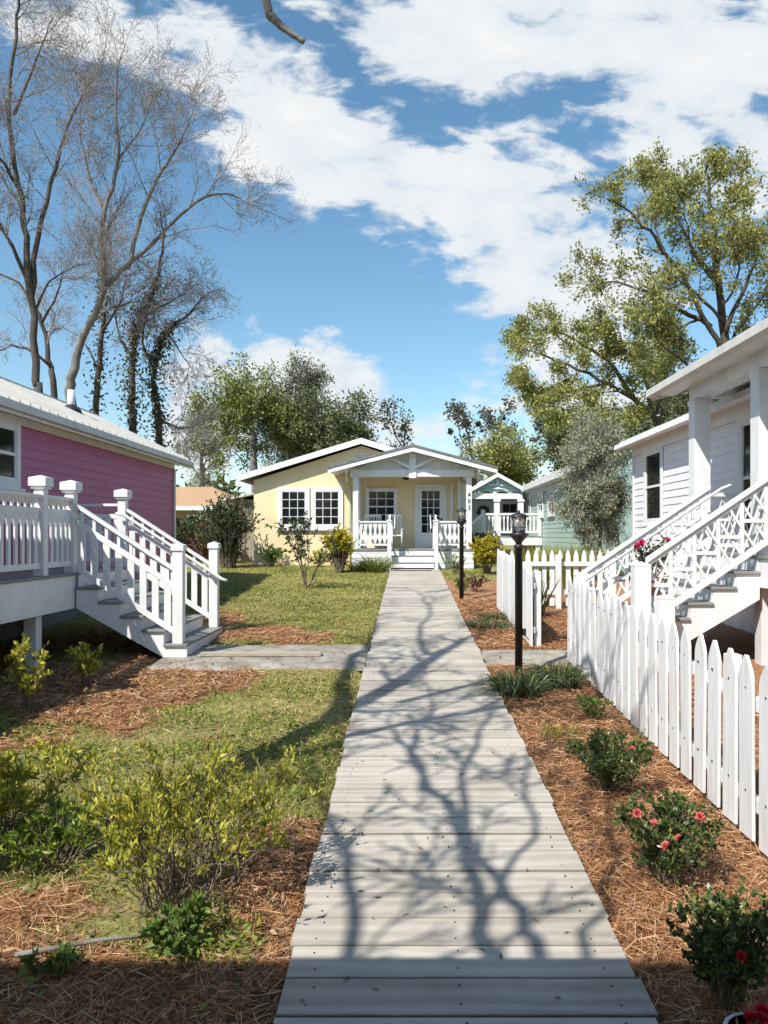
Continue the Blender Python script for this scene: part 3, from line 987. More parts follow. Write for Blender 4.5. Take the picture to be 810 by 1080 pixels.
# twin window on the left: one part each, with a shared sill
wa = -4.37; wb = -2.17; wm = (wa + wb) / 2
window(Yc, 'y', YW, -1, wa, wm - 0.02, 2.22, 3.63, 3, 4, 0.13, 0.022, split=False)
window(Yc, 'y', YW, -1, wm + 0.02, wb, 2.22, 3.63, 3, 4, 0.13, 0.022, split=False)
# porch recess: walls behind the porch, floor, posts
b = MB(); b.box(-1.75, 2.06, YP - 0.06, YW - 0.002, ZF - 0.06, ZF); b.build('porch_floor', M['tread'], Yc)
for xx0, xx1 in ((-1.75, -0.545), (0.855, 2.06)):
    b = MB(); lap_wall(b, 'y', YP - 0.02, -1, xx0, xx1, gY - 0.35, ZF - 0.062, 0.16)
    b.build('porch_skirt', M['white'], Yc)
window(Yc, 'y', YW, -1, -1.42, -0.34, 2.35, 3.60, 3, 4, 0.09, 0.022, split=True)
dm = MB(); dm.box(0.24, 0.34, YW - 0.05, YW - 0.001, ZF, 3.72); dm.box(1.20, 1.30, YW - 0.05, YW - 0.001, ZF, 3.72); dm.box(0.341, 1.199, YW - 0.05, YW - 0.001, 3.62, 3.72)
dm.build('door_frame', M['white'], Yc)
dm = MB(); dm.box(0.345, 1.195, YW - 0.035, YW - 0.002, ZF + 0.01, 3.615)
do = dm.build('door', M['white'], Yc)
dm = MB(); dm.box(0.47, 1.07, YW - 0.042, YW - 0.0355, 2.10, 3.50); dm.build('pane', M['glass'], do)
dm = MB()
for k in (1, 2): dm.box(0.47 + 0.2 * k - 0.012, 0.47 + 0.2 * k + 0.012, YW - 0.05, YW - 0.0425, 2.10, 3.50)
for k in (1, 2, 3, 4): dm.box(0.47, 1.07, YW - 0.049, YW - 0.0425, 2.10 + 0.28 * k - 0.012, 2.10 + 0.28 * k + 0.012)
dm.box(0.5, 1.04, YW - 0.045, YW - 0.036, 1.75, 1.98)
dm.build('muntin', M['white'], do)
dm = MB(); dm.tube([(1.13, YW - 0.035, 2.55), (1.13, YW - 0.09, 2.55)], 0.035, 10); dm.build('door_knob', M['black'], do)
for xa_, xb_ in ((1.42, 1.52), (-1.72, -1.55), (1.80, 2.05)):
    dm = MB(); dm.box(xa_, xb_, YW - 0.06, YW - 0.001, ZF, 3.76); dm.build('corner_board', M['white'], Yc)
for x in (-1.63, 1.92):
    b = MB(); b.box(x - 0.085, x + 0.085, YP + 0.01, YP + 0.18, ZF, 3.84); b.build('porch_post', M['white'], Yc, 0.004)
for x in (-1.63, 1.72):
    b = MB(); b.box(x - 0.06, x + 0.06, YW - 0.25, YW - 0.10, ZF, 3.84); b.build('porch_post', M['white'], Yc, 0.004)
b = MB(); b.box(-1.80, 2.09, YP - 0.02, YP + 0.19, 3.842, 4.07); b.build('porch_beam', M['white'], Yc, 0.005)
b = MB(); b.box(-1.72, -1.55, YP + 0.191, YW - 0.01, 3.86, 4.05); b.box(1.84, 2.01, YP + 0.191, YW - 0.01, 3.86, 4.05)
b.box(-1.549, 1.839, YP + 0.191, YW - 0.01, 3.99, 4.02)
b.build('porch_ceiling', M['white'], Yc)
# porch roof
pc, pe, pz, pk = 0.15, 2.62, 4.10, 4.79
yf = YP - 0.45
R = MB()
for sx in (-1, 1):
    R.prism([(pc + sx * pe, yf - 0.03, pz + 0.02), (pc, yf - 0.03, pk + 0.02), (pc, yf - 0.03, pk - 0.05), (pc + sx * pe, yf - 0.03, pz - 0.05)], (0, YW - yf + 0.3, 0))
R.tube([(pc, yf - 0.02, pk + 0.01), (pc, YW, pk + 0.01)], 0.055, 8)
pr = R.build('porch_roof', M['shingle'], Yc)
R = MB()
for sx in (-1, 1):
    R.prism([(pc + sx * (pe - 0.02), yf - 0.005, pz - 0.052), (pc, yf - 0.005, pk - 0.052), (pc, yf - 0.005, pk - 0.20), (pc + sx * (pe - 0.02), yf - 0.005, pz - 0.18)], (0, 0.04, 0))
    R.prism([(pc + sx * (pe - 0.01), yf + 0.036, pz - 0.06), (pc, yf + 0.036, pk - 0.06), (pc, yf + 0.036, pk - 0.085), (pc + sx * (pe - 0.01), yf + 0.036, pz - 0.085)], (0, YW - yf - 0.04, 0))
R.build('fascia', M['white'], pr)
R = MB()
R.box(pc - 0.11, pc + 0.11, YP - 0.06, YP + 0.06, 3.80, 4.60)                      # king post
R.prism([(pc - 0.74, YP - 0.025, 4.40), (pc - 0.62, YP - 0.025, 4.44), (pc - 0.10, YP - 0.025, 4.20), (pc - 0.10, YP - 0.025, 4.08)], (0, 0.05, 0))
R.prism([(pc + 0.74, YP - 0.025, 4.40), (pc + 0.62, YP - 0.025, 4.44), (pc + 0.10, YP - 0.025, 4.20), (pc + 0.10, YP - 0.025, 4.08)], (0, 0.05, 0))
for k in range(-6, 7):
    x = pc + k * 0.30
    if abs(k) < 1: continue
    zt = pk - 0.10 - abs(k) * 0.30 * (pk - pz) / pe
    if zt > 4.12: R.box(x - 0.012, x + 0.012, YP + 0.08, YP + 0.11, 4.071, zt)
R.prism([(pc - 2.0, YP + 0.115, 4.071), (pc + 2.0, YP + 0.115, 4.071), (pc, YP + 0.115, pk - 0.1)], (0, 0.03, 0))
R.build('gable_truss', M['white'], Yc)
b = MB()
for sx in (-1, 1):
    xx = pc + sx * 2.05
    b.box(xx - 0.03, xx + 0.03, yf + 0.05, YP + 0.1, 3.98, 4.08)
    b.bar((xx, yf + 0.12, 4.0), (xx, YP + 0.05, 3.70), 0.05, 0.05, (1, 0, 0))
b.build('roof_bracket', M['white'], Yc)
# steps
for k in range(3):
    zt = ZF - 0.205 * (k + 1) if k < 2 else 1.02
    if k < 2:
        b = MB(); b.box(-0.53, 0.84, YP - 0.061 - 0.28 * (k + 1), YP - 0.062 - 0.28 * k, zt - 0.03, zt); b.build('tread', M['tread'], Yc)
    b = MB(); b.box(-0.53, 0.84, YP - 0.05 - 0.28 * k, YP - 0.035 - 0.28 * k, max(zt - 0.0, 1.0) + 0.001, ZF - 0.205 * k - (0.061 if k == 0 else 0.031)); b.build('riser', M['white'], Yc)
for x in (-0.56, 0.87):
    newel(Yc, x, YP - 0.55, g(YP - 0.55), 2.50, 0.12, 0.15, 0.06, big=False)
    h = MB(); h.bar((x, YP - 0.49, 2.30), (x, YP + 0.05, 2.62), 0.05, 0.09); h.bar((x, YP - 0.49, 1.62), (x, YP + 0.05, 1.86), 0.04, 0.06)
    h.tube([(x + (0.16 if x < 0 else -0.16), YP - 0.6, 2.22), (x + (0.16 if x < 0 else -0.16), YP + 0.15, 2.66), (x + (0.16 if x < 0 else -0.16), YP + 0.16, 1.9)], 0.02, 8)
    h.build('handrail', M['white'], Yc)
q = MB()
pts = [(-0.055, 0), (0.055, 0), (0.055, 0.10), (0.028, 0.30), (0.055, 0.50), (0.055, 0.60), (-0.055, 0.60), (-0.055, 0.50), (-0.028, 0.30), (-0.055, 0.10)]
pts = [(-0.07, 0), (0.07, 0), (0.07, 0.08), (0.035, 0.17), (0.035, 0.20), (0.068, 0.30), (0.068, 0.33), (0.03, 0.44), (0.06, 0.57), (0.06, 0.62), (-0.06, 0.62), (-0.06, 0.57), (-0.03, 0.44), (-0.068, 0.33), (-0.068, 0.30), (-0.035, 0.20), (-0.035, 0.17), (-0.07, 0.08)]
pts = [(-0.03, 0), (0.03, 0), (0.03, 0.05), (0.072, 0.16), (0.072, 0.20), (0.022, 0.36), (0.06, 0.54), (0.06, 0.62), (-0.06, 0.62), (-0.06, 0.54), (-0.022, 0.36), (-0.072, 0.20), (-0.072, 0.16), (-0.03, 0.05)]
q.prism([(u_, -0.011, v_) for u_, v_ in pts], (0, 0.022, 0)); pro = mesh_only(q, 'baluster', M['white'])
for (a, b_) in ((-1.543, -0.50), (0.81, 1.833)):
    r = MB(); r.box(a, b_, YP + 0.05, YP + 0.14, ZF + 0.82, ZF + 0.87); ro_ = r.build('railing', M['white'], Yc)
    r = MB(); r.box(a, b_, YP + 0.075, YP + 0.115, ZF + 0.10, ZF + 0.16); r.build('bottom_rail', M['white'], ro_)
    n = 7
    for k in range(n):
        place(pro, 'baluster', ro_, (a + (b_ - a) * (k + 0.5) / n, YP + 0.095, ZF + 0.18))
    r = MB(); r.box(a, b_, YP + 0.08, YP + 0.11, ZF + 0.795, ZF + 0.819); r.build('middle_rail', M['white'], ro_)
    for xx in ((a + 0.02) if a > 0 else (b_ - 0.02),):
        r = MB(); r.box(xx - 0.045, xx + 0.045, YP + 0.05, YP + 0.14, ZF, ZF + 0.90); r.build('rail_post', M['white'], ro_)
# 403 down the right post
for k, ch in enumerate('403'):
    cu = bpy.data.curves.new('house_number', 'FONT'); cu.body = ch; cu.size = 0.185; cu.extrude = 0.006; cu.align_x = 'CENTER'; cu.offset = 0.001
    to = bpy.data.objects.new('house_number', cu); col.objects.link(to)
    dg = bpy.context.evaluated_depsgraph_get(); me = bpy.data.meshes.new_from_object(to.evaluated_get(dg))
    bpy.data.objects.remove(to)
    me.materials.clear()
    o = place(me, 'house_number', Yc, (1.92, YP + 0.002, 3.22 - 0.20 * k), M['black'])
    o.rotation_euler = (math.radians(90), 0, 0)
b = MB(); b.lathe((-0.05, YP + 0.95, 3.98), [(0.09, 0.008), (0.09, -0.03), (0.13, -0.05), (0.12, -0.12), (0.06, -0.17), (0.01, -0.18)], 14); b.build('ceiling_light', M['black'], Yc)
b = MB()
b.tube([(-1.92, YW - 0.04, gY), (-1.92, YW - 0.04, 3.55), (-2.05, YW - 0.10, 3.75), (-2.30, YW - 0.25, 3.80)], 0.035, 8)
b.build('downspout', M['cream'], Yc)

# door mat on the boardwalk end
b = MB(); pts = []
for k in range(17):
    a = math.pi * k / 16
    pts.append((0.16 - 0.56 * math.cos(a), 22.95 - 0.34 * math.sin(a), walk_z(22.95 - 0.34 * math.sin(a)) + 0.004))
b.prism(pts, (0, 0, 0.014))
o = b.build('door_mat', M['rubber']); o['label'] = 'dark half-round doormat at the foot of the yellow cottage steps'; o['category'] = 'doormat'


def rocking_chair(loc, label):
    x, y, z = loc
    t = thing('rocking_chair', label, 'chair', loc, 'white rocking chairs on the yellow cottage porch')
    b = MB(); b.bar((x, y - 0.25, z + 0.42), (x, y + 0.22, z + 0.38), 0.50, 0.035); b.build('seat', M['white'], t)
    b = MB()
    for k in range(6):
        xx = x - 0.2 + 0.08 * k
        b.bar((xx, y + 0.22, z + 0.42), (xx, y + 0.46, z + 1.06), 0.035, 0.016, (0, 1, 0))
    b.bar((x - 0.27, y + 0.46, z + 1.07), (x + 0.27, y + 0.46, z + 1.07), 0.03, 0.09)
    b.build('backrest', M['white'], t)
    for s_ in (-1, 1):
        b = MB(); pts = []
        for k in range(9):
            u_ = -0.42 + 0.95 * k / 8
            pts.append((x + s_ * 0.25, y + u_, z + 0.03 + 0.10 * (u_ / 0.5) ** 2))
        b.tube(pts, 0.025, 6); b.build('rocker', M['white'], t)
        b = MB(); b.bar((x + s_ * 0.27, y - 0.3, z + 0.62), (x + s_ * 0.27, y + 0.3, z + 0.60), 0.08, 0.025); b.build('armrest', M['white'], t)
        b = MB(); b.tube([(x + s_ * 0.26, y - 0.24, z + 0.06), (x + s_ * 0.26, y - 0.25, z + 0.61)], 0.022, 8); b.build('leg', M['white'], t)
        b = MB(); b.tube([(x + s_ * 0.26, y + 0.20, z + 0.05), (x + s_ * 0.27, y + 0.46, z + 1.06)], 0.022, 8); b.build('leg', M['white'], t)
    return t


rocking_chair((-1.15, 24.95, ZF), 'white rocking chair on the yellow porch, by its left post')
rocking_chair((-0.45, 24.95, ZF), 'white rocking chair on the yellow porch, the one nearer the door')

# ================================================================== white cottage on the right
WX = 5.46
ZW = 1.75
W = thing('white_cottage', 'white lap-sided cottage with lattice-railed stairs and square porch posts', 'cottage', (7.5, 12, g(12)))
w = MB()
lap_wall(w, 'x', WX, -1, 2.0, 18.5, 1.0, 3.95, 0.15)
w.box(WX + 0.121, 9.6, 18.38, 18.5, 1.0, 4.0)
w.prism([(WX + 0.01, 18.5, 4.001), (9.6, 18.5, 4.001), (7.55, 18.5, 4.9)], (0, -0.12, 0))
w.build('wall', M['siding'], W)
t = MB()
t.box(WX - 0.055, WX - 0.021, 2.0, 18.40, 3.90, 4.14)
t.box(WX - 0.05, WX - 0.021, 18.41, 18.52, 1.0, 4.14)
t.build('trim', M['white'], W)
R = MB()
for exx in (5.12, 2 * 7.55 - 5.12):
    R.prism([(exx, 1.7, 4.22), (7.55, 1.7, 5.12), (7.55, 1.7, 5.08), (exx, 1.7, 4.18)], (0, 17.1, 0))
    yy = 1.8
    while yy < 18.7:
        R.prism([(exx, yy, 4.2205), (7.55, yy, 5.1205), (7.55, yy, 5.145), (exx, yy, 4.245)], (0, 0.022, 0)); yy += 0.305
ro = R.build('roof', M['metalroof'], W)
b = MB(); b.prism([(5.06, 1.7, 4.20), (5.045, 1.7, 4.09), (5.15, 1.7, 4.07), (5.15, 1.7, 4.178)], (0, 17.1, 0)); b.build('gutter', M['white'], ro)
b = MB(); b.box(5.152, WX - 0.022, 1.7, 18.8, 4.142, 4.165)
b.prism([(5.14, 18.8, 4.17), (7.55, 18.8, 5.07), (7.55, 18.8, 4.93), (5.14, 18.8, 4.03)], (0, -0.03, 0))
b.build('fascia', M['white'], ro)
window(W, 'x', WX, -1, 16.35, 17.6, 2.25, 3.93, 1, 1, 0.10, 0.022)
window(W, 'x', WX, -1, 11.35, 12.55, 1.95, 3.90, 1, 1, 0.10, 0.022)
window(W, 'x', WX, -1, 13.7, 13.72 + 0.0, 1.9, 1.92, 1, 1, 0.001, 0.022) if False else None
b = MB(); b.box(WX - 0.02, WX, 2.0, 18.5, 0.2, 0.999); b.build('skirting', M['white'], W)
# porch
b = MB(); b.box(4.385, WX - 0.03, 3.0, 12.2, ZW - 0.04, ZW); b.build('porch_floor', M['tread'], W, 0.005)
b = MB(); b.box(4.412, 4.452, 3.0, 12.16, ZW - 0.40, ZW - 0.041); b.box(4.453, WX - 0.03, 12.12, 12.16, ZW - 0.40, ZW - 0.041); b.build('porch_fascia', M['white'], W, 0.004)
QX = 4.56
for yy in (12.0, 9.82, 5.5):
    b = MB()
    b.box(QX - 0.125, QX + 0.125, yy - 0.125, yy + 0.125, ZW, 4.12)
    b.box(QX - 0.14, QX + 0.14, yy - 0.14, yy + 0.14, ZW, ZW + 0.16)
    b.box(QX - 0.14, QX + 0.14, yy - 0.14, yy + 0.14, 4.04, 4.12)
    b.build('porch_post', M['white'], W, 0.005)
    b = MB(); b.box(QX - 0.08, QX + 0.10, yy - 0.09, yy + 0.09, g(yy) - 0.1, ZW - 0.045); b.build('support_post', M['white'], W)
b = MB(); b.box(QX - 0.12, QX + 0.12, 2.8, 12.12, 4.122, 4.40); b.build('porch_beam', M['white'], W, 0.004)
b = MB(); b.box(QX + 0.121, WX - 0.06, 11.9, 12.10, 4.15, 4.40); b.build('porch_beam', M['white'], W, 0.004)
b = MB(); b.box(QX + 0.121, WX - 0.06, 2.8, 11.89, 4.30, 4.33); b.build('porch_ceiling', M['white'], W)
R = MB()
R.prism([(4.06, 2.5, 4.44), (WX + 1.3, 2.5, 5.10), (WX + 1.3, 2.5, 5.05), (4.06, 2.5, 4.39)], (0, 10.35, 0))
yy = 2.6
while yy < 12.8:
    R.prism([(4.06, yy, 4.4405), (WX + 1.3, yy, 5.1005), (WX + 1.3, yy, 5.123), (4.06, yy, 4.463)], (0, 0.022, 0)); yy += 0.305
pr = R.build('porch_roof', M['metalroof'], W)
b = MB(); b.prism([(4.00, 2.5, 4.43), (3.985, 2.5, 4.31), (4.09, 2.5, 4.29), (4.09, 2.5, 4.388)], (0, 10.37, 0)); b.build('gutter', M['gutter'], pr)
b = MB(); b.box(4.092, QX - 0.121, 2.5, 12.83, 4.335, 4.36)
b.prism([(4.08, 12.86, 4.38), (WX + 1.2, 12.86, 5.01), (WX + 1.2, 12.86, 4.88), (4.08, 12.86, 4.26)], (0, -0.03, 0))
b.build('fascia', M['white'], pr)
# lattice-railed stairs towards the gate
WR = 7; WG = g(10.5) + 0.0
wri = (ZW - WG) / WR; wrun = 0.29
wsl = wri / wrun
WS = 4.41
wy0, wy1 = 9.62, 11.50
for ysd in (wy0, wy1 - 0.04):
    top = [(WS, ysd, ZW - wri - 0.036)]
    for k in range(WR - 1):
        zt = ZW - wri * (k + 1) - 0.036; xx = WS - wrun * (k + 1)
        top += [(xx, ysd, zt), (xx, ysd, zt - wri)]
    xe = WS - wrun * (WR - 1)
    top[-1] = (xe, ysd, WG - 0.06)
    poly = top + [(xe + 0.25, ysd, WG - 0.06), (WS, ysd, ZW - 0.55)]
    b = MB(); b.prism(poly, (0, 0.04, 0)); b.build('stringer', M['white'], W)
for k in range(WR - 1):
    zt = ZW - wri * (k + 1); xa = WS - wrun * k; xb = WS - wrun * (k + 1)
    b = MB(); b.box(xb - 0.03, xa - 0.002, wy0 - 0.03, wy1 + 0.03, zt - 0.035, zt); b.build('tread', M['tread'], W, 0.006)
    b = MB(); b.box(xb - 0.004, xb + 0.02, wy0 + 0.041, wy1 - 0.041, max(zt - wri + 0.002, WG - 0.06), zt - 0.036); b.build('riser', M['white'], W)
b = MB(); b.box(WS - 0.015, WS, wy0 + 0.041, wy1 - 0.041, ZW - wri + 0.001, ZW - 0.041); b.build('riser', M['white'], W)


def lattice_rail(parent, yy, xl, xh):
    def zl(x, h): return ZW + h + wsl * (x - WS)
    r = MB(); r.vbar((xl, yy, zl(xl, 0.90)), (xh, yy, zl(xh, 0.90)), 0.10, 0.06)
    ro_ = r.build('railing', M['white'], parent, 0.004)
    r = MB(); r.vbar((xl, yy, zl(xl, 0.84)), (xh, yy, zl(xh, 0.84)), 0.04, 0.055); r.build('middle_rail', M['white'], ro_)
    r = MB(); r.vbar((xl, yy, zl(xl, 0.12)), (xh, yy, zl(xh, 0.12)), 0.06, 0.09); r.build('bottom_rail', M['white'], ro_, 0.003)
    q = MB(); n = max(3, round((xh - xl) / 0.30)); bw_ = (xh - xl) / n
    lo, hi = 0.165, 0.812; md_ = (lo + hi) / 2
    for k in range(n):
        a = xl + bw_ * k; b_ = a + bw_; c = (a + b_) / 2
        q.vbar((a, yy - 0.007, zl(a, lo)), (b_, yy - 0.007, zl(b_, hi)), 0.013, 0.075)
        q.vbar((a, yy + 0.007, zl(a, hi)), (b_, yy + 0.007, zl(b_, lo)), 0.013, 0.06)
        if k:
            q.box(a - 0.024, a + 0.024, yy - 0.022, yy + 0.022, zl(a, lo), zl(a, hi))
        # short level bars and the small cross at the middle of each bay
        q.box(a + 0.02, b_ - 0.02, yy - 0.0205, yy - 0.014, zl(c, md_) - 0.024, zl(c, md_) + 0.024)
        q.vbar((a, yy + 0.018, zl(a, md_)), (c, yy + 0.018, zl(c, hi)), 0.008, 0.058)
        q.vbar((c, yy + 0.018, zl(c, lo)), (b_, yy + 0.018, zl(b_, md_)), 0.008, 0.058)
        q.vbar((c, yy - 0.027, zl(c, hi)), (b_, yy - 0.027, zl(b_, md_)), 0.008, 0.054)
        q.vbar((a, yy - 0.027, zl(a, md_)), (c, yy - 0.027, zl(c, lo)), 0.008, 0.054)
    q.build('lattice', M['white'], ro_)


lattice_rail(W, wy0, 2.99, 4.78); lattice_rail(W, wy1, 2.66, 4.52)
for xx, yy in ((2.92, wy0), (2.60, wy1)):
    zt = ZW + 0.90 + wsl * (xx - WS)
    newel(W, xx, yy, g(yy) - 0.05, zt + 0.02, 0.20, 0.205, 0.05, big=False)
newel(W, 3.14, wy0 - 0.24, g(wy0) - 0.05, 1.27, 0.19, 0.195, 0.04, big=False, kind='gate_post')
h = MB()
def zw(x): return ZW + 0.80 + wsl * (x - WS)
h.tube([(2.62, wy1 - 0.19, zw(2.62)), (4.62, wy1 - 0.19, zw(4.62)), (4.76, wy1 - 0.19, zw(4.7))], 0.022, 10)
for x in (2.9, 3.6, 4.3):
    h.tube([(x, wy1 - 0.19, zw(x)), (x, wy1 - 0.19, zw(x) - 0.07), (x, wy1 - 0.06, zw(x) - 0.09)], 0.010, 6)
h.build('handrail', M['white'], W)
# level lattice rail on the far end of the porch
r = MB(); r.box(4.69, WX - 0.07, 11.95, 12.05, ZW + 0.86, ZW + 0.92); ro_ = r.build('railing', M['white'], W)
q = MB()
for k in range(3):
    a = 4.69 + 0.23 * k; b_ = a + 0.23
    q.vbar((a, 11.99, ZW + 0.14), (b_, 11.99, ZW + 0.85), 0.014, 0.05); q.vbar((a, 12.006, ZW + 0.85), (b_, 12.006, ZW + 0.14), 0.014, 0.05)
    q.box(a, b_, 12.015, 12.025, ZW + 0.48, ZW + 0.52)
q.build('lattice', M['white'], ro_)
r = MB(); r.box(4.69, WX - 0.07, 11.97, 12.03, ZW + 0.07, ZW + 0.13); r.build('bottom_rail', M['white'], ro_)

# ================================================================== green cottage far right
G_ = thing('green_cottage', 'pale green cottage behind the white one, with a white railed porch', 'cottage', (6, 30, g(30)))
GX_ = 5.38
w = MB(); lap_wall(w, 'x', GX_, -1, 23.0, 36.0, 1.6, 3.95, 0.17); 
lap_wall(w, 'y', 35.6, -1, 1.8, 5.258, 1.9, 3.95, 0.17)
w.box(GX_ + 0.121, 9.5, 23.0, 23.12, 1.6, 3.95)
w.prism([(GX_ + 0.01, 23.0, 3.951), (9.5, 23.0, 3.951), (7.45, 23.0, 4.95)], (0, 0.12, 0))
w.build('wall', M['green'], G_)
R = MB()
R.prism([(5.02, 22.7, 4.12), (7.45, 22.7, 5.25), (7.45, 22.7, 5.20), (5.02, 22.7, 4.07)], (0, 16, 0))
R.prism([(9.88, 22.7, 4.12), (7.45, 22.7, 5.25), (7.45, 22.7, 5.20), (9.88, 22.7, 4.07)], (0, 16, 0))
yy = 22.8
while yy < 38.6:
    R.prism([(5.02, yy, 4.1205), (7.45, yy, 5.2505), (7.45, yy, 5.275), (5.02, yy, 4.145)], (0, 0.03, 0)); yy += 0.4
ro = R.build('roof', M['metalroof'], G_)
b = MB(); b.box(4.97, 5.03, 22.7, 38.7, 3.93, 4.069); b.box(5.031, GX_ - 0.022, 22.7, 38.7, 3.93, 3.95); b.build('fascia', M['white'], ro)
b = MB(); b.box(GX_ - 0.02, GX_ + 0.1, 23.0, 36.0, 0.5, 1.598); b.box(GX_ + 0.101, 9.5, 23.0, 23.1, 0.5, 1.598); b.build('skirting', M['green'], G_)
t = MB(); t.box(GX_ - 0.05, GX_ - 0.021, 23.0, 36, 3.75, 3.925); t.box(GX_ - 0.05, GX_ - 0.021, 35.4, 35.55, 1.6, 3.74); t.box(GX_ - 0.05, GX_ - 0.021, 22.98, 23.1, 1.6, 3.74); t.build('trim', M['white'], G_)
window(G_, 'x', GX_, -1, 28.0, 29.3, 2.75, 3.75, 2, 2, 0.13, 0.022)
window(G_, 'x', GX_, -1, 30.3, 31.6, 2.75, 3.75, 2, 2, 0.13, 0.022)
window(G_, 'x', GX_, -1, 33.4, 34.5, 2.75, 3.75, 2, 2, 0.13, 0.022)
gc = 3.95
b = MB()
b.prism([(gc - 1.35, 33.9, 3.95), (gc + 1.2, 33.9, 3.95), (gc, 33.9, 4.62)], (0, 0.08, 0)); b.build('gable', M['green'], G_)
R = MB()
for sx in (-1, 1):
    R.prism([(gc + sx * 1.55, 33.6, 3.90), (gc, 33.6, 4.76), (gc, 33.6, 4.70), (gc + sx * 1.55, 33.6, 3.84)], (0, 3.2, 0))
pr = R.build('porch_roof', M['metalroof'], G_)
R = MB()
for sx in (-1, 1):
    R.prism([(gc + sx * 1.54, 33.58, 3.88), (gc, 33.58, 4.74), (gc, 33.58, 4.58), (gc + sx * 1.54, 33.58, 3.72)], (0, 0.04, 0))
R.box(gc - 0.35, gc + 0.35, 33.82, 33.87, 4.20, 4.26); R.box(gc - 0.04, gc + 0.04, 33.82, 33.87, 4.261, 4.58)
R.prism([(gc - 0.3, 33.82, 4.05), (gc + 0.3, 33.82, 4.05), (gc, 33.82, 4.16)], (0, 0.05, 0))
R.build('fascia', M['white'], pr)
b = MB(); b.box(1.9, 5.05, 33.80, 34.0, 3.62, 3.86); b.build('porch_beam', M['white'], G_)
for x in (2.6, 3.93, 4.98):
    b = MB(); b.box(x - 0.12, x + 0.12, 33.8, 34.02, 2.0, 3.618); b.box(x - 0.16, x + 0.16, 33.76, 34.06, 3.5, 3.6); b.box(x - 0.15, x + 0.15, 33.76, 34.05, 2.0, 2.25); b.build('porch_post', M['white'], G_)
b = MB(); b.box(1.8, GX_ - 0.03, 30.6, 35.58, 1.92, 2.0); b.build('porch_floor', M['tread'], G_)
b = MB(); b.box(1.8, GX_ - 0.03, 30.55, 30.6, 1.62, 1.915); b.build('porch_fascia', M['white'], G_)
for x in (2.0, 3.6, 5.2):
    b = MB(); b.box(x - 0.1, x + 0.1, 30.62, 30.8, g(30.6) - 0.1, 1.91); b.build('support_post', M['white'], G_)
b = MB(); b.box(3.05, 3.95, 35.53, 35.575, 2.0, 3.62); do = b.build('door', M['white'], G_)
b = MB(); b.box(2.9, 3.04, 35.53, 35.575, 2.0, 3.7); b.box(3.96, 4.1, 35.53, 35.575, 2.0, 3.7); b.build('door_frame', M['white'], G_)
b = MB(); b.box(3.45, 3.56, 35.515, 35.5295, 2.2, 2.9); b.build('panel', M['white'], do)
window(G_, 'y', 35.6, -1, 4.25, 5.2, 2.5, 3.62, 2, 2, 0.12, 0.022)
q = MB(); q.prism([(u_, -0.015, v_) for u_, v_ in ((-0.04, 0), (0.04, 0), (0.02, 0.3), (0.05, 0.62), (-0.05, 0.62), (-0.02, 0.3))], (0, 0.03, 0)); pro = mesh_only(q, 'baluster', M['white'])
for (a, b_, yy) in ((3.0, 5.28, 30.72),):
    r = MB(); r.box(a, b_, yy - 0.05, yy + 0.05, 2.82, 2.90); ro_ = r.build('railing', M['white'], G_)
    r = MB(); r.box(a, b_, yy - 0.03, yy + 0.03, 2.10, 2.19); r.build('bottom_rail', M['white'], ro_)
    for k in range(15):
        place(pro, 'baluster', ro_, (a + 0.15 * k + 0.1, yy, 2.195))
    for xx in (a, 3.55, b_):
        r = MB(); r.box(xx - 0.06, xx + 0.06, yy - 0.06, yy + 0.06, 2.0, 3.02); r.build('rail_post', M['white'], ro_)
r = MB(); r.bar((3.0, 30.7, 2.86), (2.3, 29.6, 2.35), 0.08, 0.08); ro_ = r.build('railing', M['white'], G_)
r = MB(); r.bar((3.0, 30.7, 2.15), (2.3, 29.6, 1.6), 0.05, 0.08); r.build('bottom_rail', M['white'], ro_)
for k in range(7):
    t_ = (k + 0.5) / 7
    place(pro, 'baluster', ro_, (3.0 - 0.7 * t_, 30.7 - 1.1 * t_, 2.2 - 0.54 * t_))
r = MB(); r.box(2.22, 2.36, 29.5, 29.64, g(29.5), 2.6); r.build('rail_post', M['white'], ro_)
wr = thing('wreath', 'dark round wreath hanging on the white door of the green cottage', 'wreath', (3.5, 35.5, 3.1))
pts = [(3.5 + 0.22 * math.cos(a), 35.49, 3.1 + 0.22 * math.sin(a)) for a in [2 * math.pi * k / 20 for k in range(21)]]
b = MB(); b.tube(pts, 0.055, 6, False); b.build('ring', M['stem'], wr)
Pp = np.array([pts[i % 20] for i in range(260)]) + RNG.normal(size=(260, 3)) * 0.035
V, Q = leaf_arrays(Pp, RNG.normal(size=(260, 3)) + np.array([0, -0.6, 0]), 0.10, 0.04)
np_mesh('leaves', V, Q, M['darkleaf'], wr, RNG.random(260))

# ================================================================== far house and shed on the left
H = thing('ranch_house', 'low tan-roofed house far behind the pink cottage', 'house', (-13, 48, g(48)))
hz_ = g(48)
b = MB(); b.box(-19, -10.6, 46.6, 54, hz_ - 0.2, 3.72); b.build('wall', M['tanwall'], H)
R = MB()
R.add([(-20.2, 45.2, 3.72), (-9.6, 45.2, 3.72), (-9.6, 55.4, 3.72), (-20.2, 55.4, 3.72), (-16.5, 49.6, 5.15), (-12.6, 49.6, 5.15), (-20.2, 45.2, 3.62), (-9.6, 45.2, 3.62), (-9.6, 55.4, 3.62), (-20.2, 55.4, 3.62)],
      [(0, 1, 5, 4), (1, 2, 5), (2, 3, 4, 5), (3, 0, 4), (9, 8, 7, 6)])
ro = R.build('roof', M['tanroof'], H)
b = MB(); b.box(-20.25, -9.55, 45.15, 45.2, 3.5, 3.74); b.box(-9.6, -9.55, 45.21, 55.4, 3.5, 3.74); b.build('fascia', M['white'], ro)
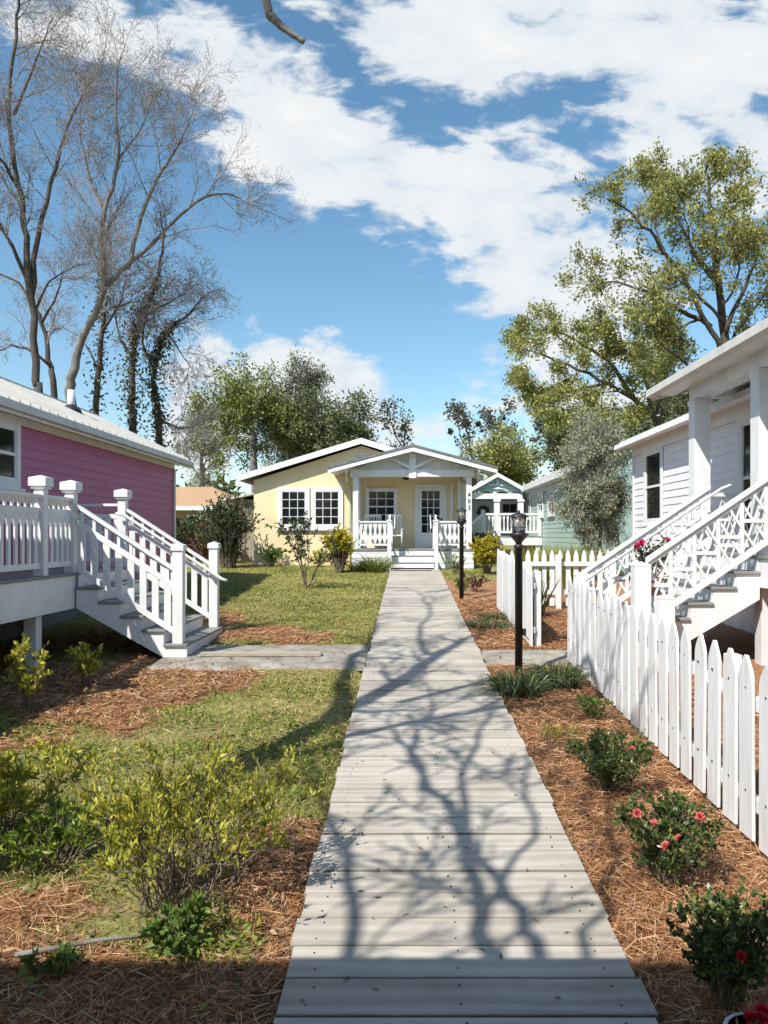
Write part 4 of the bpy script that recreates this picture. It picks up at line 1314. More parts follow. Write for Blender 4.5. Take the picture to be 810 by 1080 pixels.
for x in (-12.3, -10.2):
    b = MB(); b.box(x - 0.09, x + 0.09, 45.4, 45.58, hz_ - 0.1, 3.60); b.build('porch_post', M['white'], H)
window(H, 'y', 46.6, -1, -13.4, -11.9, 2.0, 3.3, 2, 2, 0.1, 0.01)
b = MB(); b.box(-11.5, -10.75, 46.55, 46.598, hz_, 3.25); b.build('door', M['shedwall'], H)
S_ = thing('shed', 'weathered lean-to shed of vertical boards beside the yellow cottage', 'shed', (-5.9, 28.5, g(28.5)))
b = MB(); b.box(-6.35, -5.20, 27.9, 31, g(28) - 0.2, 3.32); b.build('wall', M['shedwall'], S_)
b = MB()
b.prism([(-6.75, 27.6, 3.30), (-5.19, 27.6, 3.62), (-5.19, 27.6, 3.55), (-6.75, 27.6, 3.23)], (0, 3.6, 0)); b.build('roof', M['gutter'], S_)
b = MB()
for x in (-6.3, -5.95, -5.6, -5.27): b.box(x - 0.035, x + 0.035, 27.86, 27.899, g(28) - 0.1, 3.30)
b.build('batten', M['shedwall'], S_)

# ================================================================== the porch the photograph is taken from
B = thing('white_porch_house', 'white porch behind the viewer, with an added unseen house body, shading the near end of the boardwalk', 'house', (0, -1.5, 0))
b = MB(); b.box(-3.9, 3.0, -5, 0.92, 3.42, 3.55); b.build('roof', M['metalroof'], B)
b = MB(); b.box(-3.9, 3.0, 0.4, 0.55, 3.2, 3.418); b.build('beam', M['white'], B)
b = MB(); b.box(-3.9, 3.0, -13.0, -2.2, -0.6, 3.41); b.prism([(-3.9, -2.2, 3.56), (3.0, -2.2, 3.56), (-0.45, -2.2, 5.2)], (0, -10.8, 0)); b.build('wall', M['siding'], B)  # unseen house body behind the porch, added to block the low southern sky
for x in (-3.6, -1.45, 1.75, 2.8):
    b = MB(); b.box(x - 0.08, x + 0.08, 0.38, 0.56, -0.2, 3.198); b.build('porch_post', M['white'], B)
b = MB(); b.box(-3.9, 3.0, -5, 0.5, -0.32, -0.22); b.build('porch_floor', M['tread'], B)
# ================================================================== picket fences
def picket_mesh(w, h, name='picket', th=0.02):
    q = MB(); a = w / 2
    pts = [(-a, 0), (a, 0), (a, h - 0.13), (a * 0.80, h - 0.085), (a * 0.16, h), (-a * 0.16, h), (-a * 0.80, h - 0.085), (-a, h - 0.13)]
    q.prism([(-th / 2, u_, v_) for u_, v_ in pts], (th, 0, 0))
    return mesh_only(q, name, M['fencewhite'])


def fence_y(label, X, ya, yb, step, w, h, s, posts, jit=0.0, lift=0.05, screws=False):
    """fence running along y; pickets on side s of the rails"""
    f = thing('picket_fence', label, 'fence', (X, (ya + yb) / 2, g((ya + yb) / 2)))
    pro = [picket_mesh(w, h + random.uniform(-0.008, 0.008)) for _ in range(4)]
    n = int(round((yb - ya) / step)) + 1
    sc = MB()
    for k in range(n):
        y = ya + (yb - ya) * k / (n - 1) + random.uniform(-jit, jit)
        o = place(pro[k % 4], 'picket', f, (X + random.uniform(-0.002, 0.002), y, g(y) + lift), None, 0.003)
        o.rotation_euler = (random.uniform(-0.012, 0.012), random.uniform(-0.008, 0.008), random.uniform(-0.02, 0.02))
        if screws:
            for zz in (h - 0.20, 0.28):
                sc.tube([(X + s * 0.0085, y, g(y) + lift + zz), (X + s * 0.0145, y, g(y) + lift + zz)], 0.008, 8)
    if screws:
        sc.build('screw', M['black'], f)
    for zz in (0.26, h - 0.24):
        q = MB(); q.bar((X - s * 0.033, ya - 0.05, g(ya) + zz), (X - s * 0.033, yb + 0.05, g(yb) + zz), 0.038, 0.085); q.build('rail', M['fencewhite'], f, 0.003)
    for y in posts:
        q = MB(); q.box(X - s * 0.054 - 0.045 - (0 if s < 0 else 0.0), X - s * 0.054 + 0.045, y - 0.045, y + 0.045, g(y) - 0.2, g(y) + h - 0.04)
        # post stands behind the rails
        q.v = [(v[0] - s * 0.045, v[1], v[2]) for v in q.v]
        q.build('post', M['fencewhite'], f, 0.004)
    return f


FX = 2.06
fence_y('long white picket fence along the near boardwalk bed, in front of the lattice stairs', FX, 2.6, 9.78, 0.252, 0.187, 1.10, -1, [2.7, 5.1, 7.5, 9.7], 0.006, 0.045, True)
fence_y('short white picket fence run beyond the gateway, beside the nearer lamp post', 1.76, 10.95, 15.05, 0.20, 0.178, 1.13, -1, [11.0, 13.0, 15.0], 0.004, 0.03)
# fence turning away from the walk, facing the viewer
f = thing('picket_fence', 'white picket fence crossing behind the lattice stairs, in front of the golden grasses', 'fence', (2.9, 15.15, g(15.15)))
pro = picket_mesh(0.095, 1.10)
n = 14
for k in range(n):
    x = 1.90 + 0.158 * k
    o = place(pro, 'picket', f, (x, 15.16, g(15.16) + 0.04)); o.rotation_euler = (0, 0, math.radians(90))
for zz in (0.27, 0.83):
    q = MB(); q.box(1.83, 1.83 + 0.158 * n, 15.098, 15.148, g(15.1) + zz, g(15.1) + zz + 0.085); q.build('rail', M['fencewhite'], f)
for x in (2.95, 4.02):
    q = MB(); q.box(x - 0.05, x + 0.05, 14.995, 15.096, g(15) - 0.1, g(15) + 1.06); q.build('post', M['fencewhite'], f)


# ================================================================== lamp posts
M['lampglass'] = plain('lamp_glass', (0.62, 0.62, 0.60), 0.12, 0, 0.5)
_m = M['lampglass']; _m.node_tree.nodes['Principled BSDF'].inputs['Transmission Weight'].default_value = 0.85


def lamp(x, y, label):
    z = g(y)
    t = thing('lamp_post', label, 'lamp', (x, y, z), 'black lantern posts beside the boardwalk')
    b = MB(); b.lathe((x, y, z), [(0.046, -0.1), (0.046, 1.52), (0.056, 1.52), (0.056, 1.56), (0.045, 1.57)], 14); b.build('post', M['black'], t)
    b = MB(); b.lathe((x, y, z + 1.56), [(0.03, 0.0), (0.045, 0.04), (0.098, 0.10), (0.112, 0.125), (0.112, 0.145), (0.02, 0.146)], 16); b.build('bowl', M['black'], t)
    b = MB()
    for k in range(4):
        a = math.pi / 4 + k * math.pi / 2
        b.tube([(x + 0.088 * math.cos(a), y + 0.088 * math.sin(a), z + 1.70), (x + 0.105 * math.cos(a), y + 0.105 * math.sin(a), z + 1.90)], 0.007, 6)
    b.tube([(x + 0.09 * math.cos(2 * math.pi * k / 16), y + 0.09 * math.sin(2 * math.pi * k / 16), z + 1.775) for k in range(17)], 0.005, 5, False)
    lc = b.build('lantern_cage', M['black'], t)
    b = MB(); b.lathe((x, y, z + 1.705), [(0.07, 0.0), (0.085, 0.19)], 16); b.build('glass', M['lampglass'], lc)
    b = MB(); b.lathe((x, y, z + 1.705), [(0.016, 0.0), (0.016, 0.1), (0.004, 0.13)], 8); b.build('candle_tube', M['white'], lc)
    b = MB(); b.lathe((x, y, z + 1.895), [(0.118, 0.0), (0.12, 0.012), (0.07, 0.04), (0.022, 0.05), (0.016, 0.075), (0.004, 0.085)], 16); b.build('lantern_cap', M['black'], t)
    b = MB(); b.box(x + 0.045, x + 0.085, y - 0.03, y + 0.03, z + 0.48, z + 0.56); b.bar((x + 0.06, y, z + 0.49), (x + 0.12, y, z + 0.43), 0.02, 0.012); b.build('switch_box', M['black'], t)
    return t


lamp(1.33, 9.2, 'black lantern post standing in the dark grass clump by the fence gateway')
lamp(1.15, 16.4, 'black lantern post farther along the boardwalk, standing before the yellow cottage porch')

# ================================================================== plants
def in_dome(n, rx, ry, h, lo=0.15):
    """points through a dome-shaped crown, denser towards its skin"""
    d = RNG.normal(size=(n, 3)); d[:, 2] = np.abs(d[:, 2]); d = norm(d)
    r = RNG.random(n)[:, None] ** 0.45
    p = d * r * np.array([rx, ry, h])
    return p, d


def shrub(name, label, cat, x, y, rx, ry, h, nstem, ntwig, nleaf, L_, W_, leaf, stem='stem', flowers=0, fmat='red', base_r=0.05, zlo=0.3, up=0.5, group=None, stem_r=0.006, lump=0.25, dz=0.0, dark=None, fpos=None, crook=0.006):
    z = g(y) + dz
    t = thing(name, label, cat, (x, y, z), group)
    o = np.array([x, y, z])
    s0 = []; s1 = []; r0 = []; r1 = []
    tipP = []; tipD = []
    ph = RNG.random(6) * 6.28
    for i in range(nstem):
        a = RNG.random() * 2 * math.pi; rr = math.sqrt(RNG.random())
        hh = h * (0.55 + 0.45 * math.sqrt(max(0, 1 - rr * rr * 0.9)))
        lum = 1 + lump * math.sin(2 * a + ph[0]) * 0.6 + lump * math.sin(3 * a + ph[1]) * 0.5
        e = np.array([math.cos(a) * rx * rr * lum, math.sin(a) * ry * rr * lum, hh * (1 + lump * 0.5 * math.sin(3 * a + ph[2])) * (0.82 + 0.24 * RNG.random())])
        b = np.array([math.cos(a), math.sin(a), 0]) * base_r * RNG.random()
        c = b + (e - b) * 0.5 + np.array([-e[0] * 0.14, -e[1] * 0.14, h * 0.08]) + RNG.normal(size=3) * h * 0.03
        prev = b; K = 6
        pts = []
        for k in range(K + 1):
            q = k / K
            p = (1 - q) ** 2 * b + 2 * q * (1 - q) * c + q * q * e + RNG.normal(size=3) * crook
            pts.append(p)
        for k in range(K):
            s0.append(pts[k]); s1.append(pts[k + 1]); f0 = 1 - k / K; r0.append(stem_r * (0.35 + 0.65 * f0)); r1.append(stem_r * (0.35 + 0.65 * (1 - (k + 1) / K)))
        for j in range(ntwig):
            q = zlo + (1 - zlo) * RNG.random()
            k = min(int(q * K), K - 1)
            p = pts[k] + (pts[k + 1] - pts[k]) * (q * K - k)
            d = (pts[k + 1] - pts[k]); d = d / (np.linalg.norm(d) + 1e-9)
            dd = d + RNG.normal(size=3) * 0.75; dd[2] = abs(dd[2]) * 0.8 + up * 0.3; dd /= np.linalg.norm(dd)
            ln = h * 0.16 * (0.5 + RNG.random())
            pe = p + dd * ln
            s0.append(p); s1.append(pe); r0.append(stem_r * 0.4); r1.append(stem_r * 0.2)
            tipP.append((p, pe, dd))
        tipP.append((pts[K - 1], pts[K], (pts[K] - pts[K - 1]) / (np.linalg.norm(pts[K] - pts[K - 1]) + 1e-9)))
    V, Q = seg_arrays(np.array(s0) + o, np.array(s1) + o, r0, r1, 4)
    np_mesh('stems', V, Q, M[stem], t, None, True)
    nt_ = len(tipP)
    ii = RNG.integers(0, nt_, nleaf)
    A = np.array([q[0] for q in tipP]); Bp = np.array([q[1] for q in tipP]); D = np.array([q[2] for q in tipP])
    q = 0.25 + 0.75 * RNG.random(nleaf)[:, None] ** 0.6
    Pp = A[ii] + (Bp[ii] - A[ii]) * q + o
    Dd = D[ii] * 0.6 + RNG.normal(size=(nleaf, 3)) * 0.6 + np.array([0, 0, up])
    V, Q = leaf_arrays(Pp, Dd, L_ * (0.6 + 0.7 * RNG.random(nleaf)), W_ * (0.7 + 0.6 * RNG.random(nleaf)))
    tw = RNG.random(nt_)
    rnd = np.clip(0.5 * RNG.random(nleaf) + 0.5 * tw[ii] * 1.0, 0, 1)
    np_mesh('foliage', V, Q, M[leaf], t, rnd)
    if flowers or fpos:
        fl = flower_mesh(fmat, 0.032)
        for i in range(flowers or len(fpos)):
            if fpos:
                pp = np.array(fpos[i])
            else:
                k = RNG.integers(0, nt_); pp = Bp[k] * np.array([1.0, 1.0, 1.02]) + o
            ob = place(fl, 'blossom', t, tuple(pp), M[fmat])
            ob.rotation_euler = (RNG.normal() * 0.3 + 0.95, RNG.normal() * 0.3, RNG.random() * 6)
            s_ = 0.6 + 0.35 * RNG.random(); ob.scale = (s_, s_, s_)
    return t


_fl = {}


def flower_mesh(mat, r):
    if mat in _fl: return _fl[mat]
    P_ = []; D_ = []; n = 0
    for ring, (cnt, el, ln) in enumerate(((6, 0.25, 1.0), (6, 0.75, 0.85), (5, 1.15, 0.65))):
        for k in range(cnt):
            a = 2 * math.pi * k / cnt + ring * 0.5
            D_.append((math.cos(a) * math.cos(el), math.sin(a) * math.cos(el), math.sin(el))); P_.append((0, 0, 0)); n += 1
    V, Q = leaf_arrays(np.array(P_, float), np.array(D_), r * 1.1, r * 1.1, 0.25, 1.5)
    me = bpy.data.meshes.new('blossom'); me.from_pydata(V.tolist(), [], Q.tolist()); me.update()
    a = me.attributes.new('rnd', 'FLOAT', 'FACE'); a.data.foreach_set('value', RNG.random(len(Q)).astype(np.float32))
    me.materials.append(M[mat])
    _fl[mat] = me
    return me


def grass_clump(name, label, cat, x, y, n, L_, W_, mat, spread, r=0.12, droop=0.6, group=None, up=1.0, dz=0.0):
    z = g(y) + dz
    t = thing(name, label, cat, (x, y, z), group)
    a = RNG.random(n) * 2 * math.pi; rr = np.sqrt(RNG.random(n)) * r
    P_ = np.stack([x + rr * np.cos(a), y + rr * np.sin(a), np.full(n, z - 0.01)], 1)
    a2 = a + RNG.normal(size=n) * 0.7; s_ = spread * RNG.random(n)
    D_ = np.stack([np.cos(a2) * s_, np.sin(a2) * s_, np.full(n, up)], 1)
    V, Q = blade_arrays(P_, D_, L_ * (0.55 + 0.6 * RNG.random(n)), W_ * (0.7 + 0.5 * RNG.random(n)), droop, 4)
    np_mesh('blades', V, Q, M[mat], t, np.repeat(RNG.random(n), 4))
    return t


# foreground, left of the boardwalk
shrub('azalea', 'sprawling azalea with yellow-green tips and bare stems, nearest the boardwalk edge at left', 'shrub', -1.16, 3.98, 0.74, 0.58, 0.68, 95, 7, 5400, 0.046, 0.013, 'azalea', base_r=0.26, zlo=0.45, up=0.75, stem_r=0.0042, crook=0.022, lump=0.4)
shrub('azalea', 'leafier green azalea cut by the left edge of the photo', 'shrub', -2.50, 4.75, 0.50, 0.50, 0.52, 48, 6, 2800, 0.050, 0.018, 'azalea', base_r=0.12, zlo=0.3, up=0.6, stem_r=0.0042, crook=0.016)
shrub('azalea', 'low leafy green shrub between the two azaleas, spreading over the turf', 'shrub', -2.0, 4.35, 0.46, 0.42, 0.30, 34, 6, 1700, 0.045, 0.016, 'azalea2', base_r=0.15, zlo=0.2, up=0.4, stem_r=0.004)
shrub('seedling', 'small dark-leaved seedling in the straw under the foreground azalea', 'plant', -1.02, 3.45, 0.16, 0.16, 0.22, 10, 5, 260, 0.06, 0.028, 'weed', base_r=0.04, zlo=0.2, stem_r=0.003)
shrub('seedling', 'low weed at the bottom left of the straw bed', 'plant', -1.55, 3.35, 0.14, 0.10, 0.10, 8, 5, 150, 0.055, 0.022, 'weed', base_r=0.05, zlo=0.2, stem_r=0.003)
shrub('young_shrub', 'young yellow-green shrub in front of the pink cottage deck post', 'shrub', -3.72, 7.55, 0.24, 0.24, 0.62, 16, 6, 800, 0.055, 0.030, 'azalea', base_r=0.05, zlo=0.25, up=0.7)
shrub('young_shrub', 'young yellow-green shrub in the shade beneath the pink cottage stairs', 'shrub', -3.62, 8.65, 0.22, 0.2, 0.46, 14, 6, 620, 0.05, 0.030, 'azalea', base_r=0.05, zlo=0.25, up=0.7)
# roses in the straw bed
shrub('rose_bush', 'low rose bush with one salmon bloom, farthest of the three along the fence', 'rose bush', 1.45, 5.45, 0.31, 0.36, 0.40, 70, 9, 6500, 0.024, 0.015, 'rose', fmat='salmon', fpos=[tuple(at(667, 790, 5.16)), tuple(at(660, 800, 5.14))][:1], base_r=0.08, zlo=0.2, up=0.3, stem_r=0.003)
shrub('rose_bush', 'rose bush with several salmon-red blooms, the middle one along the fence', 'rose bush', 1.42, 4.13, 0.29, 0.27, 0.44, 56, 9, 5200, 0.026, 0.017, 'rose', fmat='salmon', fpos=[tuple(at(x_, y_, 3.86)) for x_, y_ in ((690, 868), (716, 884), (738, 862), (703, 893), (672, 858))], base_r=0.08, zlo=0.2, up=0.4, stem_r=0.003)
shrub('rose_bush', 'dark green rose bush just behind the white pot, nearest the viewer', 'rose bush', 1.29, 3.12, 0.27, 0.22, 0.44, 46, 9, 4200, 0.026, 0.017, 'rose', fmat='red', fpos=[(1.27, 2.92, 0.40), (1.44, 3.05, 0.52)], base_r=0.08, zlo=0.2, up=0.4, stem_r=0.003)
pt = thing('flower_pot', 'white pot with red flowers at the bottom right corner', 'pot', (1.27, 2.78, g(2.78)))
b = MB(); b.lathe((1.27, 2.78, g(2.78) - 0.02), [(0.085, 0), (0.11, 0.13), (0.12, 0.13), (0.12, 0.165), (0.105, 0.165), (0.10, 0.13)], 20); b.build('pot', M['white'], pt)
b = MB(); b.lathe((1.27, 2.78, g(2.78) - 0.02), [(0.098, 0.135), (0.01, 0.145)], 16); b.build('soil', M['soil'], pt)
Pp = np.array([1.27, 2.78, g(2.78) + 0.12]) + RNG.normal(size=(120, 3)) * np.array([0.035, 0.035, 0.02])
V, Q = leaf_arrays(Pp, RNG.normal(size=(120, 3)) + np.array([0, 0, 0.8]), 0.04, 0.022); np_mesh('leaves', V, Q, M['weed'], pt, RNG.random(120))
for k in range(5):
    ob = place(flower_mesh('red', 0.032), 'blossom', pt, (1.27 + RNG.normal() * 0.04, 2.78 + RNG.normal() * 0.04, g(2.78) + 0.17), M['red'])
grass_clump('liriope_clump', 'dark grassy clump spilling onto the boardwalk edge by the nearer lamp', 'grass clump', 1.17, 8.2, 520, 0.72, 0.013, 'liriope', 0.62, 0.20, 0.95)
grass_clump('liriope_clump', 'dark grassy clump between the nearer lamp and the fence end', 'grass clump', 1.66, 8.6, 520, 0.68, 0.013, 'liriope', 0.62, 0.22, 0.9)
shrub('herb', 'small bright green plant beside the fence foot, just before the nearer lamp', 'plant', 1.72, 7.2, 0.20, 0.22, 0.26, 22, 6, 800, 0.032, 0.015, 'weed', zlo=0.2, stem_r=0.003)
grass_clump('straw_tuft', 'thin straw-coloured tuft between the far rose bush and the lamp', 'grass clump', 1.35, 6.75, 120, 0.28, 0.006, 'goldgrass', 0.9, 0.16, 0.8)
grass_clump('liriope_clump', 'dark green grassy clump past the gateway, by the boardwalk edge', 'grass clump', 1.30, 12.7, 360, 0.42, 0.013, 'liriope', 1.1, 0.34, 0.9)
grass_clump('liriope_clump', 'grassy clump at the foot of the short fence run', 'grass clump', 1.55, 13.6, 240, 0.38, 0.013, 'liriope', 1.0, 0.25, 0.9)
shrub('herb', 'reddish low plant beyond the far lamp post', 'plant', 1.55, 18.0, 0.34, 0.4, 0.36, 22, 6, 900, 0.05, 0.022, 'redleaf', zlo=0.2, stem_r=0.004)
shrub('herb', 'green leafy plant at the boardwalk edge beside the far lamp', 'plant', 1.22, 17.3, 0.22, 0.3, 0.34, 18, 6, 700, 0.05, 0.022, 'weed', zlo=0.2, stem_r=0.004)
shrub('herb', 'low green plant below the right porch railing of the yellow cottage', 'plant', 1.35, 22.4, 0.35, 0.35, 0.55, 20, 6, 800, 0.06, 0.028, 'midleaf', zlo=0.2, stem_r=0.004)
grass_clump('iris_clump', 'upright sword-leaved clump inside the gateway, against the crossing fence', 'plant', 2.30, 13.9, 80, 1.0, 0.04, 'liriope', 0.45, 0.14, 0.2)
grass_clump('ornamental_grass', 'golden ornamental grass clump left of its twin, behind the crossing fence', 'grass clump', 3.10, 18.6, 520, 1.75, 0.018, 'goldgrass', 0.42, 0.25, 0.55)
grass_clump('ornamental_grass', 'golden ornamental grass clump next to the silvery tree, behind the crossing fence', 'grass clump', 3.95, 18.6, 520, 1.8, 0.018, 'goldgrass', 0.42, 0.28, 0.55)
grass_clump('ornamental_grass', 'brownish grass clump between the two golden ones', 'grass clump', 3.55, 19.2, 240, 1.7, 0.012, 'litter', 0.7, 0.2, 0.5)
# around the yellow cottage
shrub('sapling', 'leggy open sapling with dark drooping leaves on the lawn before the yellow cottage', 'sapling', -2.43, 18.4, 0.68, 0.6, 1.72, 10, 8, 520, 0.13, 0.05, 'darkleaf', base_r=0.05, zlo=0.4, up=-0.1, stem_r=0.014, lump=0.4, crook=0.03)
shrub('golden_shrub', 'clipped golden shrub with dark lower half, left of the yellow cottage porch', 'shrub', -2.02, 22.6, 0.42, 0.40, 1.22, 40, 9, 4200, 0.075, 0.042, 'gold', base_r=0.12, zlo=0.55, up=0.4, stem_r=0.010)
shrub('evergreen_shrub', 'dark bare-bottomed bush tucked under the golden shrub', 'shrub', -2.0, 22.75, 0.36, 0.3, 0.72, 24, 7, 1300, 0.08, 0.04, 'redleaf', base_r=0.1, zlo=0.2, stem_r=0.008)
shrub('golden_shrub', 'rounded golden shrub at the right corner of the yellow cottage porch', 'shrub', 2.30, 22.3, 0.45, 0.45, 1.05, 44, 9, 4600, 0.075, 0.042, 'gold', base_r=0.12, zlo=0.3, up=0.4, stem_r=0.009)
grass_clump('tall_grass', 'tall bright grass left of the yellow cottage steps', 'grass clump', -0.95, 22.95, 360, 1.0, 0.016, 'greengrass', 0.75, 0.3, 0.6)
grass_clump('tall_grass', 'grass growing against the porch skirt left of the steps', 'grass clump', -1.45, 23.1, 260, 0.7, 0.016, 'greengrass', 0.7, 0.25, 0.6)
shrub('border_plant', 'low green border plants under the twin window of the yellow cottage', 'plant', -4.4, 24.9, 0.55, 0.35, 0.65, 26, 6, 1100, 0.08, 0.035, 'weed', zlo=0.2, stem_r=0.004)
shrub('border_plant', 'low pale plants between the sapling and the golden shrub', 'plant', -2.9, 24.9, 0.6, 0.35, 0.5, 26, 6, 900, 0.08, 0.035, 'azalea', zlo=0.2, stem_r=0.004)
shrub('evergreen_shrub', 'large evergreen bush at the left corner of the yellow cottage', 'shrub', -5.75, 24.6, 0.95, 0.9, 2.15, 80, 10, 8000, 0.085, 0.045, 'darkleaf', base_r=0.25, zlo=0.15, up=0.4, stem_r=0.014)
shrub('evergreen_shrub', 'paler bush leaning out behind the large evergreen, towards the shed', 'shrub', -6.5, 26.5, 0.8, 0.8, 1.7, 60, 8, 4200, 0.085, 0.045, 'midleaf', base_r=0.25, zlo=0.2, up=0.4, stem_r=0.014)
shrub('evergreen_shrub', 'dark spreading bush just past the pink cottage corner', 'shrub', -7.6, 27.5, 1.0, 1.0, 1.35, 60, 8, 5000, 0.09, 0.05, 'darkleaf', base_r=0.3, zlo=0.1, up=0.3, stem_r=0.014)
shrub('red_shrub', 'reddish shrub low between the pink cottage and the shed', 'shrub', -7.0, 26.6, 0.7, 0.6, 1.15, 34, 8, 2600, 0.08, 0.04, 'redleaf', base_r=0.2, zlo=0.1, up=0.3, stem_r=0.01)
shrub('evergreen_shrub', 'dark bush low before the tan-roofed house', 'shrub', -11.6, 40, 1.5, 1.4, 1.5, 50, 8, 3600, 0.14, 0.08, 'darkleaf', base_r=0.4, zlo=0.1, up=0.3, stem_r=0.02)
shrub('evergreen_shrub', 'bush in the gap right of the yellow porch, beneath the green cottage', 'shrub', 2.55, 27.5, 0.7, 0.7, 1.0, 34, 8, 2600, 0.09, 0.05, 'darkleaf', base_r=0.2, zlo=0.1, up=0.3, stem_r=0.01)
# flowering plant on the lattice stairs
pz_ = ZW - wri * 3
px_, py_ = 3.50, 10.95
pt = thing('potted_shrub', 'red-flowering potted shrub standing on the lattice-railed stairs', 'potted plant', (px_, py_, pz_))
b = MB(); b.lathe((px_, py_, pz_), [(0.09, 0), (0.13, 0.20), (0.14, 0.20), (0.14, 0.24), (0.12, 0.24), (0.115, 0.20)], 18); b.build('pot', M['terracotta'], pt)
s0 = []; s1 = []
for k in range(16):
    e = np.array([px_ + RNG.normal() * 0.13, py_ + RNG.normal() * 0.13, pz_ + 0.55 + RNG.random() * 0.25]); s0.append((px_, py_, pz_ + 0.18)); s1.append(e)
V, Q = seg_arrays(s0, s1, [0.006] * 16, [0.003] * 16, 4); np_mesh('stems', V, Q, M['stem'], pt)
ii = RNG.integers(0, 16, 520); q = (0.45 + 0.6 * RNG.random(520))[:, None]
Pp = np.array(s0)[ii] + (np.array(s1)[ii] - np.array(s0)[ii]) * q + RNG.normal(size=(520, 3)) * 0.03
V, Q = leaf_arrays(Pp, RNG.normal(size=(520, 3)) + np.array([0, 0, 0.3]), 0.06, 0.035); np_mesh('leaves', V, Q, M['darkleaf'], pt, RNG.random(520))
for k in range(5):
    e = np.array(s1[k * 3]); ob = place(flower_mesh('magenta', 0.05), 'blossom', pt, tuple(e + np.array([-0.02, -0.06, 0.02])), M['magenta']); ob.scale = (1.1, 1.1, 1.1); ob.rotation_euler = (1.0, 0, k)

